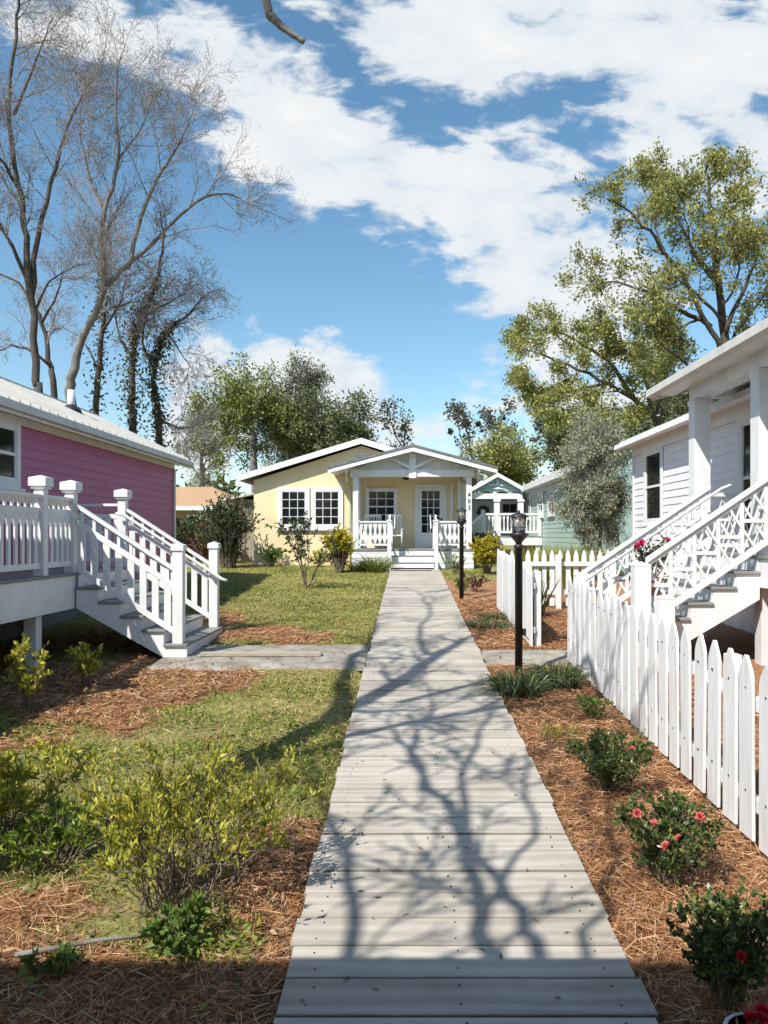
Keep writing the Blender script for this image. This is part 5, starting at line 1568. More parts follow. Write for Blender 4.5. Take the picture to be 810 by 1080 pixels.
# ================================================================== trees
class Tree:
    def __init__(s, seed):
        s.r = random.Random(seed)
        s.tubes = []; s.a = []; s.b = []; s.ra = []; s.rb = []; s.tips = []

    def poly(s, pts, r0, r1, sub=3, wob=0.0):
        """smooth a coarse limb and add it as a tube"""
        pts = [Vector(p) for p in pts]
        out = []
        n = len(pts)
        for i in range(n - 1):
            p0, p1, p2, p3 = pts[max(i - 1, 0)], pts[i], pts[i + 1], pts[min(i + 2, n - 1)]
            for k in range(sub):
                t = k / sub
                q = 0.5 * ((2 * p1) + (p2 - p0) * t + (2 * p0 - 5 * p1 + 4 * p2 - p3) * t * t + (3 * p1 - p0 - 3 * p2 + p3) * t ** 3)
                if wob and (i or k):
                    q = q + Vector((s.r.gauss(0, wob), s.r.gauss(0, wob), s.r.gauss(0, wob)))
                out.append(q)
        out.append(pts[-1])
        rad = [r0 + (r1 - r0) * (k / (len(out) - 1)) ** 0.8 for k in range(len(out))]
        s.tubes.append((out, rad))
        return out, rad

    def grow(s, p, d, L, r, lvl, P):
        """a side branch and, below it, its own side branches"""
        n = 4 if lvl else 3
        pts = [p]; rad = [r]
        d = d.normalized()
        for k in range(n):
            d = (d + Vector((s.r.gauss(0, 1), s.r.gauss(0, 1), s.r.gauss(0, 1))) * P['wander'] + Vector((0, 0, P['trop'])))
            d.normalize()
            p = p + d * (L / n)
            pts.append(p); rad.append(max(r * (1 - 0.75 * (k + 1) / n), P['rmin']))
        for k in range(n):
            s.a.append(pts[k]); s.b.append(pts[k + 1]); s.ra.append(rad[k]); s.rb.append(rad[k + 1])
        if lvl <= 0:
            s.tips.append((pts[-3], pts[-1], d))
            return
        c = P['kids'][lvl - 1] if lvl - 1 < len(P['kids']) else 4
        for i in range(c):
            t = 0.25 + 0.75 * (i + s.r.random()) / c
            k = min(int(t * n), n - 1)
            q = pts[k] + (pts[k + 1] - pts[k]) * (t * n - k)
            dd = (pts[k + 1] - pts[k]).normalized()
            ax = dd.orthogonal().normalized(); ax.rotate(Matrix.Rotation(s.r.uniform(0, 6.283), 3, dd))
            nd = (dd * math.cos(P['ang']) + ax * math.sin(P['ang'] * s.r.uniform(0.7, 1.2)))
            s.grow(q, nd, L * P['ratio'] * s.r.uniform(0.7, 1.2) * (1.1 - 0.4 * t), max(rad[k] * 0.6, P['rmin']), lvl - 1, P)

    def spawn(s, limb, num, L, lvl, P, t0=0.25):
        pts, rad = limb
        n = len(pts) - 1
        for i in range(num):
            t = t0 + (1 - t0) * (i + s.r.random()) / num
            k = min(int(t * n), n - 1)
            q = pts[k] + (pts[k + 1] - pts[k]) * (t * n - k)
            dd = (pts[k + 1] - pts[k]).normalized()
            ax = dd.orthogonal().normalized(); ax.rotate(Matrix.Rotation(s.r.uniform(0, 6.283), 3, dd))
            an = P['ang'] * s.r.uniform(0.8, 1.3)
            nd = dd * math.cos(an) + ax * math.sin(an) + Vector((0, 0, P.get('up0', 0.15)))
            s.grow(q, nd, L * s.r.uniform(0.6, 1.25) * (1.15 - 0.5 * t), max(rad[k] * 0.45, P['rmin'] * 1.5), lvl, P)
        e = pts[-1]
        s.grow(e, (pts[-1] - pts[-2]), L * 0.8, rad[-1], lvl, P)

    def build(s, name, label, cat, base, bark, leaf=None, nleaf=0, LL=0.1, LW=0.05, group=None, drop=0.0, up=0.4, twig=None, scatter=0.12, tipsmin=0.0):
        t = thing(name, label, cat, base, group)
        b = MB()
        for pts, rad in s.tubes:
            b.tube(pts, rad, 9 if rad[0] > 0.08 else 6)
        tr = b.build('trunk', M[bark], t)
        A = np.array(s.a); Bq = np.array(s.b)
        if len(A):
            V, Q = seg_arrays(A, Bq, s.ra, s.rb, 3)
            np_mesh('branches', V, Q, M[twig or bark], t, None, True)
        if leaf and nleaf:
            n = nleaf
            tips = [q for q in s.tips if s.r.random() > drop]
            ii = RNG.integers(0, len(tips), n)
            a = np.array([q[0] for q in tips]); e = np.array([q[1] for q in tips]); d = np.array([q[2] for q in tips])
            q = RNG.random(n)[:, None] * 1.15
            Pp = a[ii] + (e[ii] - a[ii]) * q + RNG.normal(size=(n, 3)) * scatter
            Dd = d[ii] * 0.4 + RNG.normal(size=(n, 3)) * 0.7 + np.array([0, 0, up - 0.4])
            V, Q = leaf_arrays(Pp, Dd, LL * (0.6 + 0.8 * RNG.random(n)), LW * (0.6 + 0.8 * RNG.random(n)))
            tw = RNG.random(len(tips))
            np_mesh('crown', V, Q, M[leaf], t, np.clip(0.55 * RNG.random(n) + 0.45 * tw[ii], 0, 1))
        return t


def limb(pts, y, dys=None):
    """limb sketched on the photograph at distance y, with its own offsets in depth"""
    return [at(p[0], p[1], y + (dys[i] if dys else 0)) for i, p in enumerate(pts)]


BARE = dict(wander=0.17, trop=0.05, kids=[6, 6, 5], ang=0.75, ratio=0.55, rmin=0.006)
RB = random.Random(5)


def bare_tree(label, y, limbs, bark, seed, nsp, L, lvl, buds=0, P=BARE, radii=None, spread=2.5, group=None, leaf='bud', LL=0.20, LW=0.016, drop=0.1, up=0.4, scatter=0.18, name='bare_tree', twig='twig', ivy=0):
    T = Tree(seed)
    bx = limbs[0][0]
    b0 = at(bx[0], bx[1], y); base = (b0.x, y, g(y))
    for i, lm in enumerate(limbs):
        dys = [0.0] * len(lm)
        if i:
            k = T.r.uniform(-spread, spread)
            dys = [k * j / (len(lm) - 1) for j in range(len(lm))]
        else:
            k = T.r.uniform(-spread, spread) * 0.4
            dys = [k * j / (len(lm) - 1) for j in range(len(lm))]
        pts = limb(lm, y, dys)
        if i == 0:
            pts = [Vector((b0.x + 0.1, y, g(y) - 0.2))] + pts
        r0, r1 = radii[i]
        l_ = T.poly(pts, r0, r1, 4, 0.03)
        T.spawn(l_, nsp if i else int(nsp * 1.3), L * (1 if i else 1.1), lvl, P, 0.30 if i else 0.42)
    t = T.build(name, label, 'tree', base, bark, leaf if buds else None, buds, LL, LW, group, drop, up, twig, scatter)
    if ivy:
        tp = T.tubes[0][0]; k1 = int(len(tp) * 0.78)
        A = np.array([tuple(p) for p in tp[:k1]])
        ii = RNG.integers(0, k1 - 1, ivy); q = RNG.random(ivy)[:, None]
        cl = 0.12 + 1.15 * (RNG.random(60) ** 2.2)[(ii * 3 + (q[:, 0] * 3).astype(int)) % 60]
        Pp = A[ii] + (A[ii + 1] - A[ii]) * q + norm(RNG.normal(size=(ivy, 3))) * (cl * RNG.random(ivy) ** 0.6)[:, None]
        V, Q = leaf_arrays(Pp, RNG.normal(size=(ivy, 3)) + np.array([0, 0, -0.4]), 0.17 * (0.6 + 0.8 * RNG.random(ivy)), 0.10)
        np_mesh('ivy', V, Q, M['moss'], t, RNG.random(ivy))
    return t


# the two tall bare trees behind the pink cottage, and their thinner neighbours
bare_tree('tall bare tree with a leaning curved trunk rising behind the pink roof vent', 30,
          [[(74, 430), (76, 395), (86, 358), (109, 306), (106, 254), (111, 223), (124, 171), (122, 110), (126, 65)],
           [(109, 306), (128, 285), (150, 268), (207, 213), (240, 205), (262, 215)],
           [(134, 283), (150, 225), (171, 181), (190, 150), (203, 118)],
           [(111, 223), (95, 190), (84, 140), (88, 100)],
           [(88, 350), (110, 330), (150, 318), (185, 322)],
           [(124, 171), (145, 140), (165, 95)]],
          'bark_grey', 3, 15, 2.6, 2, 11000, radii=[(0.23, 0.03), (0.13, 0.02), (0.11, 0.02), (0.08, 0.015), (0.06, 0.012), (0.06, 0.012)])
bare_tree('tall bare tree with forked upright trunk at the left edge of the sky', 27,
          [[(40, 420), (38, 400), (33, 312), (27, 250), (22, 208), (10, 130), (15, 40), (20, 0), (22, -40)],
           [(33, 312), (45, 230), (62, 160), (82, 110), (96, 85)],
           [(24, 208), (5, 175), (-25, 140)],
           [(31, 300), (5, 245), (-30, 205)],
           [(15, 120), (40, 60), (55, 20)],
           [(34, 330), (60, 290), (95, 275)]],
          'bark_dark', 4, 15, 2.4, 2, 11000, radii=[(0.18, 0.03), (0.11, 0.02), (0.09, 0.02), (0.09, 0.02), (0.07, 0.015), (0.05, 0.01)])
bare_tree('slender dark tree with ivy patches between the two tall bare trees', 33,
          [[(102, 430), (104, 385), (110, 330), (107, 300), (116, 262), (112, 230)], [(108, 350), (125, 322), (133, 290)], [(104, 390), (88, 360), (60, 340)]],
          'bark_dark', 5, 9, 1.5, 2, 800, radii=[(0.17, 0.03), (0.07, 0.015), (0.06, 0.012)], ivy=900)
bare_tree('dark leaning trunk at far left half hidden by the pink roof', 31,
          [[(58, 420), (52, 380), (44, 340), (20, 300), (-10, 285)], [(44, 340), (60, 310), (70, 280)], [(52, 385), (20, 365), (-5, 372)]],
          'bark_dark', 6, 9, 1.6, 2, 800, radii=[(0.17, 0.03), (0.07, 0.015), (0.07, 0.02)])
bare_tree('vine-tangled dark tree right of the leaning trunk', 32,
          [[(140, 460), (139, 420), (141, 370), (148, 335), (165, 300), (172, 255), (170, 235)], [(141, 380), (125, 350), (120, 310)], [(148, 335), (178, 320), (205, 300)]],
          'bark_dark', 7, 11, 1.4, 2, 1500, radii=[(0.20, 0.03), (0.08, 0.02), (0.07, 0.015)], ivy=2200)
VINE = dict(BARE); VINE['trop'] = -0.10; VINE['wander'] = 0.26
bare_tree('dark tree with drooping tangled twigs nearest the yellow cottage roof', 33,
          [[(168, 470), (166, 430), (163, 390), (175, 352), (200, 330), (216, 312)], [(163, 392), (150, 360), (155, 330)], [(166, 440), (190, 452), (206, 450)], [(176, 352), (190, 370), (205, 395)]],
          'bark_dark', 8, 13, 1.4, 2, 1800, radii=[(0.19, 0.03), (0.08, 0.02), (0.08, 0.03), (0.05, 0.01)], P=VINE, ivy=2200)


def leafy_tree(name, label, base, trunk, r0, targets, seed, nsp, L, lvl, P, leaf, nleaf, LL, LW, bark='bark_dark', rl=0.09, drop=0.0, up=0.3, scatter=0.2, group=None, twig=None):
    """trunk polyline, then limbs from it to target points"""
    T = Tree(seed)
    tp = [Vector(p) for p in trunk]
    l0 = T.poly([Vector((base[0], base[1], base[2] - 0.2))] + tp, r0, r0 * 0.35, 4, 0.03)
    T.spawn(l0, max(2, nsp // 2), L, lvl, P, 0.55)
    for i, e in enumerate(targets):
        e = Vector(e)
        k = int(len(l0[0]) * T.r.uniform(0.45, 0.95)); k = min(k, len(l0[0]) - 1)
        s_ = l0[0][k]
        mid = s_ * 0.5 + e * 0.5 + Vector((T.r.gauss(0, 0.2), T.r.gauss(0, 0.2), abs(T.r.gauss(0, 0.3)))) * (e - s_).length * 0.3
        l_ = T.poly([s_, s_ * 0.72 + mid * 0.28 + Vector((0, 0, 0.05)), mid, e], min(rl, l0[1][k] * 0.7), 0.018, 4, 0.03)
        T.spawn(l_, nsp, L, lvl, P, 0.3)
    return T.build(name, label, 'tree', base, bark, leaf, nleaf, LL, LW, group, drop, up, twig, scatter)


def targets_in(cx, cy, rx, ry, y, n, seed, depth):
    """points inside a crown, as seen spot and distance; the crown has depth"""
    r = random.Random(seed); out = []
    while len(out) < n:
        a, b, c = r.uniform(-1, 1), r.uniform(-1, 1), r.uniform(-1, 1)
        if 0.25 < a * a + b * b + c * c < 1:
            out.append(at(cx + a * rx, cy + b * ry, y + c * depth))
    return out


LEAFY = dict(wander=0.2, trop=0.03, kids=[4, 4, 4], ang=0.8, ratio=0.6, rmin=0.007)
LIVE = dict(wander=0.24, trop=0.0, kids=[5, 4, 4], ang=0.9, ratio=0.6, rmin=0.007)

# right: tall airy oak behind the white cottage
T = Tree(21)
y = 28
b0 = at(768, 440, y); base = (b0.x, y, g(y))
for i, (lm, dy_, r0, r1) in enumerate([
        ([(768, 440), (767, 375), (757, 300), (752, 240), (748, 195), (746, 175)], 1.0, 0.26, 0.03),
        ([(767, 378), (742, 332), (699, 262), (672, 232), (640, 210)], -2.0, 0.12, 0.02),
        ([(750, 345), (700, 318), (660, 300), (624, 296)], 1.5, 0.10, 0.02),
        ([(766, 350), (786, 300), (800, 262), (812, 240)], -1.0, 0.10, 0.02),
        ([(757, 300), (722, 250), (700, 200), (680, 190)], 2.5, 0.09, 0.02),
        ([(766, 395), (800, 360), (830, 340)], 1.0, 0.10, 0.02),
        ([(760, 385), (735, 392), (708, 372), (690, 350)], -1.5, 0.09, 0.02),
        ([(752, 240), (768, 215), (776, 190)], 1.0, 0.05, 0.015),
        ([(699, 262), (690, 230), (688, 200)], 1.0, 0.05, 0.015),
        ([(764, 340), (735, 310), (715, 300), (690, 312)], -2.0, 0.07, 0.02),
        ([(766, 365), (785, 340), (806, 310), (815, 290)], 2.0, 0.07, 0.02),
        ([(742, 332), (722, 345), (700, 350), (672, 335)], 0.5, 0.06, 0.02),
        ([(760, 330), (776, 300), (778, 270), (770, 245)], -2.5, 0.06, 0.02),
        ([(757, 300), (735, 275), (725, 240), (720, 210)], -1.5, 0.06, 0.02)]):
    pts = limb(lm, y, [dy_ * j / (len(lm) - 1) for j in range(len(lm))])
    if i == 0: pts = [Vector((b0.x, y, g(y) - 0.2))] + pts
    l_ = T.poly(pts, r0, r1, 4, 0.04)
    T.spawn(l_, 9 if i else 9, 1.25, 2, LEAFY, 0.28 if i else 0.5)
T.build('oak_tree', 'tall airy oak with sparse yellow-green leaves behind the white cottage', 'tree', base, 'bark_dark', 'oakleaf', 27000, 0.14, 0.07, None, 0.30, 0.3, 'bark_dark', 0.13)
# right: lower spreading tree in front of the live oak
T = Tree(22)
y = 31
b0 = at(700, 470, y); base = (b0.x, y, g(y))
for i, (lm, dy_, r0, r1) in enumerate([
        ([(700, 470), (690, 440), (668, 420), (640, 405), (600, 385), (565, 372)], -1.0, 0.2, 0.03),
        ([(668, 420), (640, 380), (610, 360), (580, 350), (552, 348)], 1.5, 0.10, 0.02),
        ([(690, 440), (680, 400), (660, 370), (640, 350)], -1.5, 0.10, 0.02),
        ([(640, 405), (605, 412), (575, 420), (555, 405)], 1.0, 0.07, 0.02),
        ([(685, 435), (650, 432), (620, 436), (590, 430)], -2, 0.07, 0.02),
        ([(690, 440), (700, 400), (696, 370)], 2, 0.08, 0.02)]):
    pts = limb(lm, y, [dy_ * j / (len(lm) - 1) for j in range(len(lm))])
    if i == 0: pts = [Vector((b0.x, y, g(y) - 0.2))] + pts
    l_ = T.poly(pts, r0, r1, 4, 0.04)
    T.spawn(l_, 9, 0.95, 2, LEAFY, 0.3)
T.build('oak_tree', 'lower spreading yellow-green oak reaching over the green cottage roof', 'tree', base, 'bark_dark', 'oakleaf', 21000, 0.15, 0.07, None, 0.2, 0.15, 'bark_dark', 0.16)
# dark live oaks behind
b0 = at(640, 560, 42)
leafy_tree('live_oak', 'dark dense live oak behind the green cottage roof', (b0.x, 42, g(42)), [at(636, 520, 42), at(628, 490, 42)], 0.4, targets_in(628, 468, 60, 36, 42, 16, 1, 3), 31, 8, 1.6, 2, LIVE, 'liveoak', 24000, 0.21, 0.12, drop=0.0)
b0 = at(745, 560, 38)
leafy_tree('live_oak', 'dark live oak showing above the white cottage roof', (b0.x, 38, g(38)), [at(742, 500, 38), at(735, 460, 38)], 0.35, targets_in(720, 432, 70, 34, 38, 12, 2, 3), 32, 8, 1.8, 2, LIVE, 'liveoak', 16000, 0.20, 0.11, drop=0.1)
b0 = at(545, 560, 50)
leafy_tree('live_oak', 'smaller olive-green tree beyond the right eave of the yellow porch', (b0.x, 50, g(50)), [at(532, 520, 50), at(528, 500, 50)], 0.3, targets_in(528, 482, 34, 24, 50, 9, 3, 2.5), 33, 7, 1.7, 2, LIVE, 'oakleaf', 9000, 0.22, 0.12)
# silvery tree between the white and green cottages
y = 20.0
b0 = at(634, 600, y)
OLV = dict(wander=0.22, trop=-0.03, kids=[5, 5, 4], ang=0.8, ratio=0.6, rmin=0.004)
leafy_tree('olive_tree', 'silvery fine-leaved small tree between the white and green cottages', (b0.x, y, g(y)), [at(634, 570, y), at(630, 530, y), at(626, 480, y)], 0.07, targets_in(631, 513, 38, 74, y, 30, 4, 1.0), 41, 7, 0.6, 2, OLV, 'olive', 30000, 0.075, 0.024, bark='bark_grey', rl=0.035, up=0.2, scatter=0.06, twig='twig')
# middle: trees behind the yellow cottage
b0 = at(270, 560, 44)
leafy_tree('leafy_tree', 'tall bright green tree behind the left eave of the yellow cottage', (b0.x, 44, g(44)), [at(268, 490, 44), at(264, 440, 44), at(258, 405, 44)], 0.28, targets_in(258, 450, 42, 52, 44, 14, 5, 2.5), 51, 8, 1.6, 2, LEAFY, 'midleaf', 15000, 0.19, 0.10, bark='bark_grey', drop=0.15)
b0 = at(304, 560, 46)
Tp = dict(BARE); Tp['ang'] = 0.6
leafy_tree('pale_tree', 'pale-trunked half-bare tree rising behind the middle of the yellow roof', (b0.x, 46, g(46)), [at(303, 500, 46), at(305, 450, 46), at(312, 405, 46)], 0.15, targets_in(312, 428, 34, 36, 46, 9, 6, 2), 52, 8, 1.6, 2, Tp, 'liveoak', 5000, 0.17, 0.09, bark='bark_pale', rl=0.07, drop=0.5, twig='bark_grey')
b0 = at(372, 560, 44)
leafy_tree('evergreen_tree', 'dark round evergreen behind the yellow gable peak', (b0.x, 44, g(44)), [at(366, 510, 44), at(362, 480, 44)], 0.3, targets_in(350, 458, 34, 32, 44, 14, 7, 2.5), 53, 8, 1.5, 2, LIVE, 'liveoak', 16000, 0.19, 0.10, drop=0.1)
b0 = at(330, 560, 48)
leafy_tree('evergreen_tree', 'grey-green tree filling the gap behind the yellow roof slope', (b0.x, 48, g(48)), [at(326, 510, 48), at(322, 480, 48)], 0.28, targets_in(318, 455, 42, 40, 48, 12, 8, 2.5), 54, 8, 1.7, 2, LEAFY, 'olive', 11000, 0.19, 0.09, drop=0.3)
b0 = at(215, 560, 55)
leafy_tree('evergreen_tree', 'hazy grey tree between the pink cottage and the yellow one', (b0.x, 55, g(55)), [at(214, 510, 55), at(212, 480, 55)], 0.25, targets_in(216, 480, 26, 34, 55, 8, 9, 2.5), 55, 8, 1.8, 2, Tp, 'olive', 5000, 0.18, 0.09, drop=0.4, bark='bark_grey')
# thin far trees right of the porch ridge
y = 52
for lab, lm in (('thin far bare tree just right of the porch ridge', [(503, 520), (497, 480), (492, 452), (488, 440)]), ('thin far bare tree over the right porch eave', [(528, 520), (530, 480), (524, 450), (530, 436)]), ('thin far bare tree left of the porch ridge', [(428, 520), (426, 475), (427, 452)])):
    bare_tree(lab, y, [lm, [lm[1], (lm[1][0] - 12, lm[1][1] - 22), (lm[1][0] - 15, lm[1][1] - 36)]], 'bark_dark', hash(lab) % 7 + 60 if False else len(lab), 6, 1.4, 1, 700, radii=[(0.12, 0.03), (0.06, 0.015)], P=Tp, leaf='moss', LL=0.22, LW=0.14, scatter=0.14)
for i, (px, py) in enumerate([(475, 455), (504, 447), (523, 450), (536, 455)]):
    p = at(px, py, 52)
    b = MB(); 
    Pp = np.array(p) + norm(RNG.normal(size=(160, 3))) * (0.20 * RNG.random((160, 1)) ** 0.4)
    V, Q = leaf_arrays(Pp, RNG.normal(size=(160, 3)), 0.16, 0.08)
    o = np_mesh('mistletoe', V, Q, M['darkleaf'], None, RNG.random(160))
    o['label'] = ['small dark mistletoe ball nearest the porch ridge', 'dark mistletoe ball second from the porch ridge', 'dark mistletoe ball third from the porch ridge', 'dark mistletoe ball nearest the olive-green tree'][i]
    o['category'] = 'mistletoe'; o['group'] = 'mistletoe balls in the far bare trees'
# distant tree line that closes the horizon; unseen rear arc added to cut skylight
n = 60000
ang = RNG.uniform(-math.pi, math.pi, n); dist = RNG.uniform(62, 80, n)
hgt = 2.0 + 5.5 * fbm(ang * 40, np.zeros(n), 3.0) 
Pp = np.stack([np.sin(ang) * dist, np.cos(ang) * dist, 1.2 + hgt * RNG.random(n)], 1)
V, Q = leaf_arrays(Pp, RNG.normal(size=(n, 3)), 0.9, 0.55)
structure(np_mesh('far_woods', V, Q, M['liveoak'], None, RNG.random(n)), 'stuff')

# ------------------------------------------------------------------ the tree overhead whose limbs shade the boardwalk
cot = 1 / math.tan(SUN_EL)


def over(sx, sy, h):
    """the point at height h above the ground whose shadow falls at (sx, sy)"""
    return Vector((sx - math.sin(SUN_AZ) * cot * h, sy - math.cos(SUN_AZ) * cot * h, g(sy) + h))


T = Tree(77)
BA = dict(wander=0.2, trop=0.03, kids=[4, 4, 3], ang=0.7, ratio=0.62, rmin=0.010)
tb_ = Vector((-5.1, 0.9, g(0.9) - 0.2))
trunk = T.poly([tb_, Vector((-4.98, 1.0, 2.5)), over(-1.7, 5.35, 5.0), over(-1.34, 5.97, 6.0), over(-1.12, 6.46, 6.6), over(-0.73, 7.2, 7.3), over(-0.03, 8.76, 8.6), over(0.40, 10.07, 9.6), over(0.89, 11.42, 10.6)], 0.25, 0.065, 4, 0.01)
l2 = T.poly([over(-0.73, 7.35, 7.3), over(-0.72, 8.6, 8.3), over(-0.72, 10.06, 9.5), over(-0.55, 11.0, 10.4), over(-0.48, 12.86, 12)], 0.105, 0.04, 4, 0.02)
l3 = T.poly([over(-1.34, 6.0, 6.0), over(-0.91, 6.33, 6.5), over(-0.48, 6.64, 6.9), over(-0.02, 6.99, 7.4), over(0.64, 7.38, 8.0), over(1.6, 7.9, 8.6)], 0.08, 0.04, 4, 0.015)
l4 = T.poly([over(0.40, 10.07, 9.6), over(0.2, 12.0, 10.8), over(0.5, 14.5, 12.0), over(0.3, 17, 13)], 0.05, 0.02, 4, 0.03)
l5 = T.poly([over(0.64, 7.38, 8.0), over(1.5, 8.6, 9.0), over(2.3, 9.6, 9.8)], 0.04, 0.02, 4, 0.03)
T.spawn(trunk, 9, 1.6, 2, BA, 0.62); T.spawn(l2, 7, 1.3, 2, BA, 0.4); T.spawn(l3, 7, 1.2, 2, BA, 0.5); T.spawn(l4, 9, 1.5, 2, BA, 0.2); T.spawn(l5, 5, 0.9, 1, BA, 0.3)
# the limb whose tip hangs into the top of the picture
tw = [Vector((-4.4, 2.2, 8.0)), Vector((-3.0, 3.4, 8.3)), Vector((-1.6, 4.3, 7.0)), Vector((-0.98, 4.45, 5.75)), at(281, 2, 4.5), at(288, 18, 4.5), at(296, 27, 4.5), at(308, 36, 4.5), at(318, 43, 4.5)]
T.poly(tw, 0.05, 0.014, 5, 0.002)
b = MB()
tp = at(318.5, 43, 4.5)
T.poly([tp + Vector((-0.012, 0, 0.008)), tp, tp + Vector((0.012, 0, -0.006))], 0.017, 0.015, 2)
T.build('overhanging_tree', 'tree whose bare branch tip dangles into the top of the sky', 'tree', (-5.1, 0.9, g(0.9)), 'bark_grey', None, 0, twig='bark_grey')
# a second bare tree behind the porch roof: the fainter shadows nearer the viewer
T = Tree(78)
tb_ = Vector((-6.3, -5.2, -0.5))
l0 = T.poly([tb_, Vector((-6.2, -5.0, 2)), Vector((-5.6, -4.2, 4.2)), over(-1.6, 0.6, 5.6)], 0.22, 0.11, 4, 0.03)
s_ = over(-1.6, 0.6, 5.6)
lm = [T.poly([s_, over(-0.2, 1.8, 5.6), over(0.36, 3.0, 5.7), over(0.40, 3.8, 5.9), over(0.34, 4.8, 6.2), over(0.14, 5.7, 6.6), over(-0.08, 6.8, 7.2)], 0.07, 0.022, 4, 0.02),
      T.poly([over(-0.2, 1.8, 5.6), over(0.6, 2.8, 5.9), over(0.62, 3.4, 6.0), over(0.55, 3.95, 6.1), over(0.36, 4.85, 6.5), over(0.5, 6.0, 7.0), over(0.85, 7.4, 7.6)], 0.055, 0.02, 4, 0.02),
      T.poly([s_, over(-0.5, 2.2, 5.8), over(-0.24, 3.4, 6.0), over(-0.32, 4.4, 6.3), over(-0.52, 5.1, 6.6), over(-0.74, 6.0, 7.0)], 0.055, 0.02, 4, 0.02),
      T.poly([over(0.6, 2.8, 5.9), over(1.0, 3.9, 6.4), over(1.3, 4.9, 6.9), over(1.7, 6.4, 7.6)], 0.035, 0.014, 4, 0.03),
      T.poly([over(0.36, 4.85, 6.5), over(0.05, 6.2, 7.1), over(0.3, 7.6, 7.8), over(0.2, 9.0, 8.5)], 0.03, 0.012, 4, 0.03),
      T.poly([over(0.40, 3.8, 5.9), over(0.8, 4.7, 6.4), over(0.9, 5.8, 7.0), over(1.3, 7.0, 7.6)], 0.03, 0.012, 4, 0.03)]
for q in lm: T.spawn(q, 6, 1.0, 2, BA, 0.35)
T.build('bare_tree', 'bare tree behind the viewer whose thin shadows cross the near boardwalk', 'tree', (-6.3, -5.2, -0.4), 'bark_grey', None, 0, twig='bark_grey')

# ================================================================== loose ground cover
def scatter(n, x0, x1, y0, y1, bias=0.0):
    """more points near the viewer"""
    u_ = RNG.random(n)
    y = y0 * (y1 / y0) ** u_ if bias else y0 + (y1 - y0) * u_
    x = RNG.uniform(x0, x1, n)
    return x, y


def ground_at(x, y):
    return gz(y) + (fbm(x, y, 0.7, 3) - 0.5) * 0.05


def off_walk(x, y):
    return ((x < WX0 - 0.01) | (x > WX1 + 0.01))


def off_path(x, y):
    return ~(((y > 9.45) & (y < 11.25) & (x > -3.3) & (x < WX0)) | ((y > 9.7) & (y < 10.8) & (x > WX1) & (x < 2.9)))


# turf
n = 420000
x, y = scatter(n, -9, 2.4, 2.6, 25.0, 1)
ok = off_walk(x, y) & off_path(x, y) & (np.abs(x) < 0.62 * y + 0.6)
s_ = straw(x, y)
pch = fbm(x, y, 0.45, 20)
ok &= (RNG.random(n) > s_ * 1.15) & (RNG.random(n) < 0.35 + 1.1 * pch)
x, y, pch = x[ok], y[ok], pch[ok]
n = len(x)
P_ = np.stack([x, y, ground_at(x, y) - 0.006], 1)
D_ = np.stack([RNG.normal(size=n) * 0.6, RNG.normal(size=n) * 0.6, np.full(n, 0.75)], 1)
sz = np.clip(y / 9, 0.8, 2.0)
V, Q = blade_arrays(P_, D_, (0.045 + 0.10 * RNG.random(n) * np.clip(pch * 2.8 - 0.6, 0.15, 1.7)) * np.clip(sz, 0.9, 1.35), 0.0085 * np.clip(sz, 0.85, 1.7), 0.7, 2)
structure(np_mesh('grass', V, Q, M['turf'], None, np.repeat(np.clip(RNG.random(n) * 0.6 + (fbm(x, y, 1.6, 31) - 0.2) * 0.75, 0, 1), 2)), 'stuff')
# low leafy ground cover among the turf at the lower left
n = 26000
x, y = scatter(n, -6, -0.6, 3.0, 9.0, 1)
cv = fbm(x, y, 0.5, 60)
ok = off_path(x, y) & (np.abs(x) < 0.62 * y + 0.5) & (cv > 0.47) & (RNG.random(n) > straw(x, y) * 0.9)
x, y = x[ok], y[ok]; n = len(x)
P_ = np.stack([x, y, ground_at(x, y) + 0.01 + 0.05 * RNG.random(n)], 1)
V, Q = leaf_arrays(P_, np.stack([RNG.normal(size=n), RNG.normal(size=n), 0.35 + 0.3 * RNG.random(n)], 1), 0.028 + 0.022 * RNG.random(n), 0.014 + 0.01 * RNG.random(n), 0.2, 1.0)
structure(np_mesh('ground_cover', V, Q, M['azalea2'], None, RNG.random(n)), 'stuff')
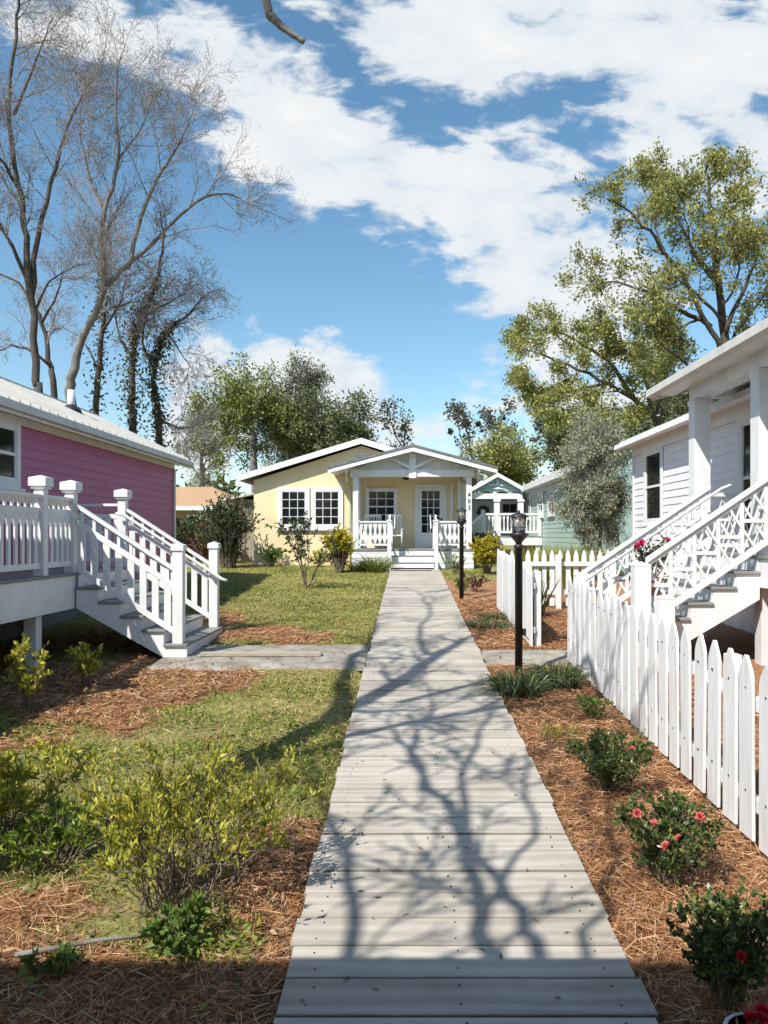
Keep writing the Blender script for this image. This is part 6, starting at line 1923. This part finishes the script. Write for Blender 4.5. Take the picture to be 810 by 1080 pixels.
# pine straw
n = 340000
x, y = scatter(n, -6, 3.4, 2.5, 16.5, 1)
s_ = straw(x, y)
ok = off_walk(x, y) & off_path(x, y) & (np.abs(x) < 0.62 * y + 0.5) & (RNG.random(n) < s_ + 0.06)
x, y = x[ok], y[ok]; n = len(x)
a = RNG.random(n) * math.pi + 0.5 * np.sin(x * 3 + y * 2); a = RNG.random(n) * 6.283
D_ = np.stack([np.cos(a), np.sin(a), RNG.normal(size=n) * 0.16 + 0.02], 1)
Ln = 0.09 + 0.10 * RNG.random(n)
hh = RNG.random(n) ** 2 * 0.045
P_ = np.stack([x, y, ground_at(x, y) + 0.004 + hh], 1) - norm(D_) * Ln[:, None] / 2
V, Q = blade_arrays(P_, D_, Ln, 0.0036 * np.clip(y / 4, 0.85, 2.3), 0.15, 2)
keep = None
structure(np_mesh('pine_straw', V, Q, M['needle'], None, np.repeat(np.clip(RNG.random(n) * 0.75 + hh / 0.045 * 0.35, 0, 1), 2)), 'stuff')
# dead leaves
n = 15000
x, y = scatter(n, -6, 3.2, 2.5, 20, 1)
ok = off_walk(x, y) & (np.abs(x) < 0.62 * y + 0.5) & (RNG.random(n) < 0.25 + 0.75 * straw(x, y) * (x < 0))
x, y = x[ok], y[ok]; n = len(x)
a = RNG.random(n) * 6.283
D_ = np.stack([np.cos(a), np.sin(a), RNG.normal(size=n) * 0.35], 1)
P_ = np.stack([x, y, ground_at(x, y) + 0.02 + 0.03 * RNG.random(n)], 1)
V, Q = leaf_arrays(P_, D_, 0.035 + 0.04 * RNG.random(n), 0.013 + 0.017 * RNG.random(n), 0.35, 1.2)
structure(np_mesh('leaf_litter', V, Q, M['litter'], None, RNG.random(n)), 'stuff')
# a few bits fallen on the planks
n = 90
x = RNG.uniform(WX0 + 0.03, WX1 - 0.03, n); y = 2.8 * (22 / 2.8) ** RNG.random(n)
a = RNG.random(n) * 6.283
V, Q = leaf_arrays(np.stack([x, y, walk_z(y) + 0.006], 1), np.stack([np.cos(a), np.sin(a), 0.12 * RNG.random(n)], 1), 0.03 + 0.03 * RNG.random(n), 0.012, 0.2, 3)
structure(np_mesh('fallen_bits', V, Q, M['litter'], None, RNG.random(n) * 0.6), 'stuff')
# fallen twigs in the straw at the lower left
for lab, a_, b_ in (('grey fallen stick lying across the straw at the lower left', (-1.75, 3.42), (-1.08, 3.60)),):
    q = MB(); q.tube([(a_[0], a_[1], g(a_[1]) + 0.05), ((a_[0] + b_[0]) / 2, (a_[1] + b_[1]) / 2 + 0.01, g(3.5) + 0.06), (b_[0], b_[1], g(b_[1]) + 0.05)], [0.012, 0.010, 0.007], 7)
    o = q.build('stick', M['bark_grey']); o['label'] = lab; o['category'] = 'stick'
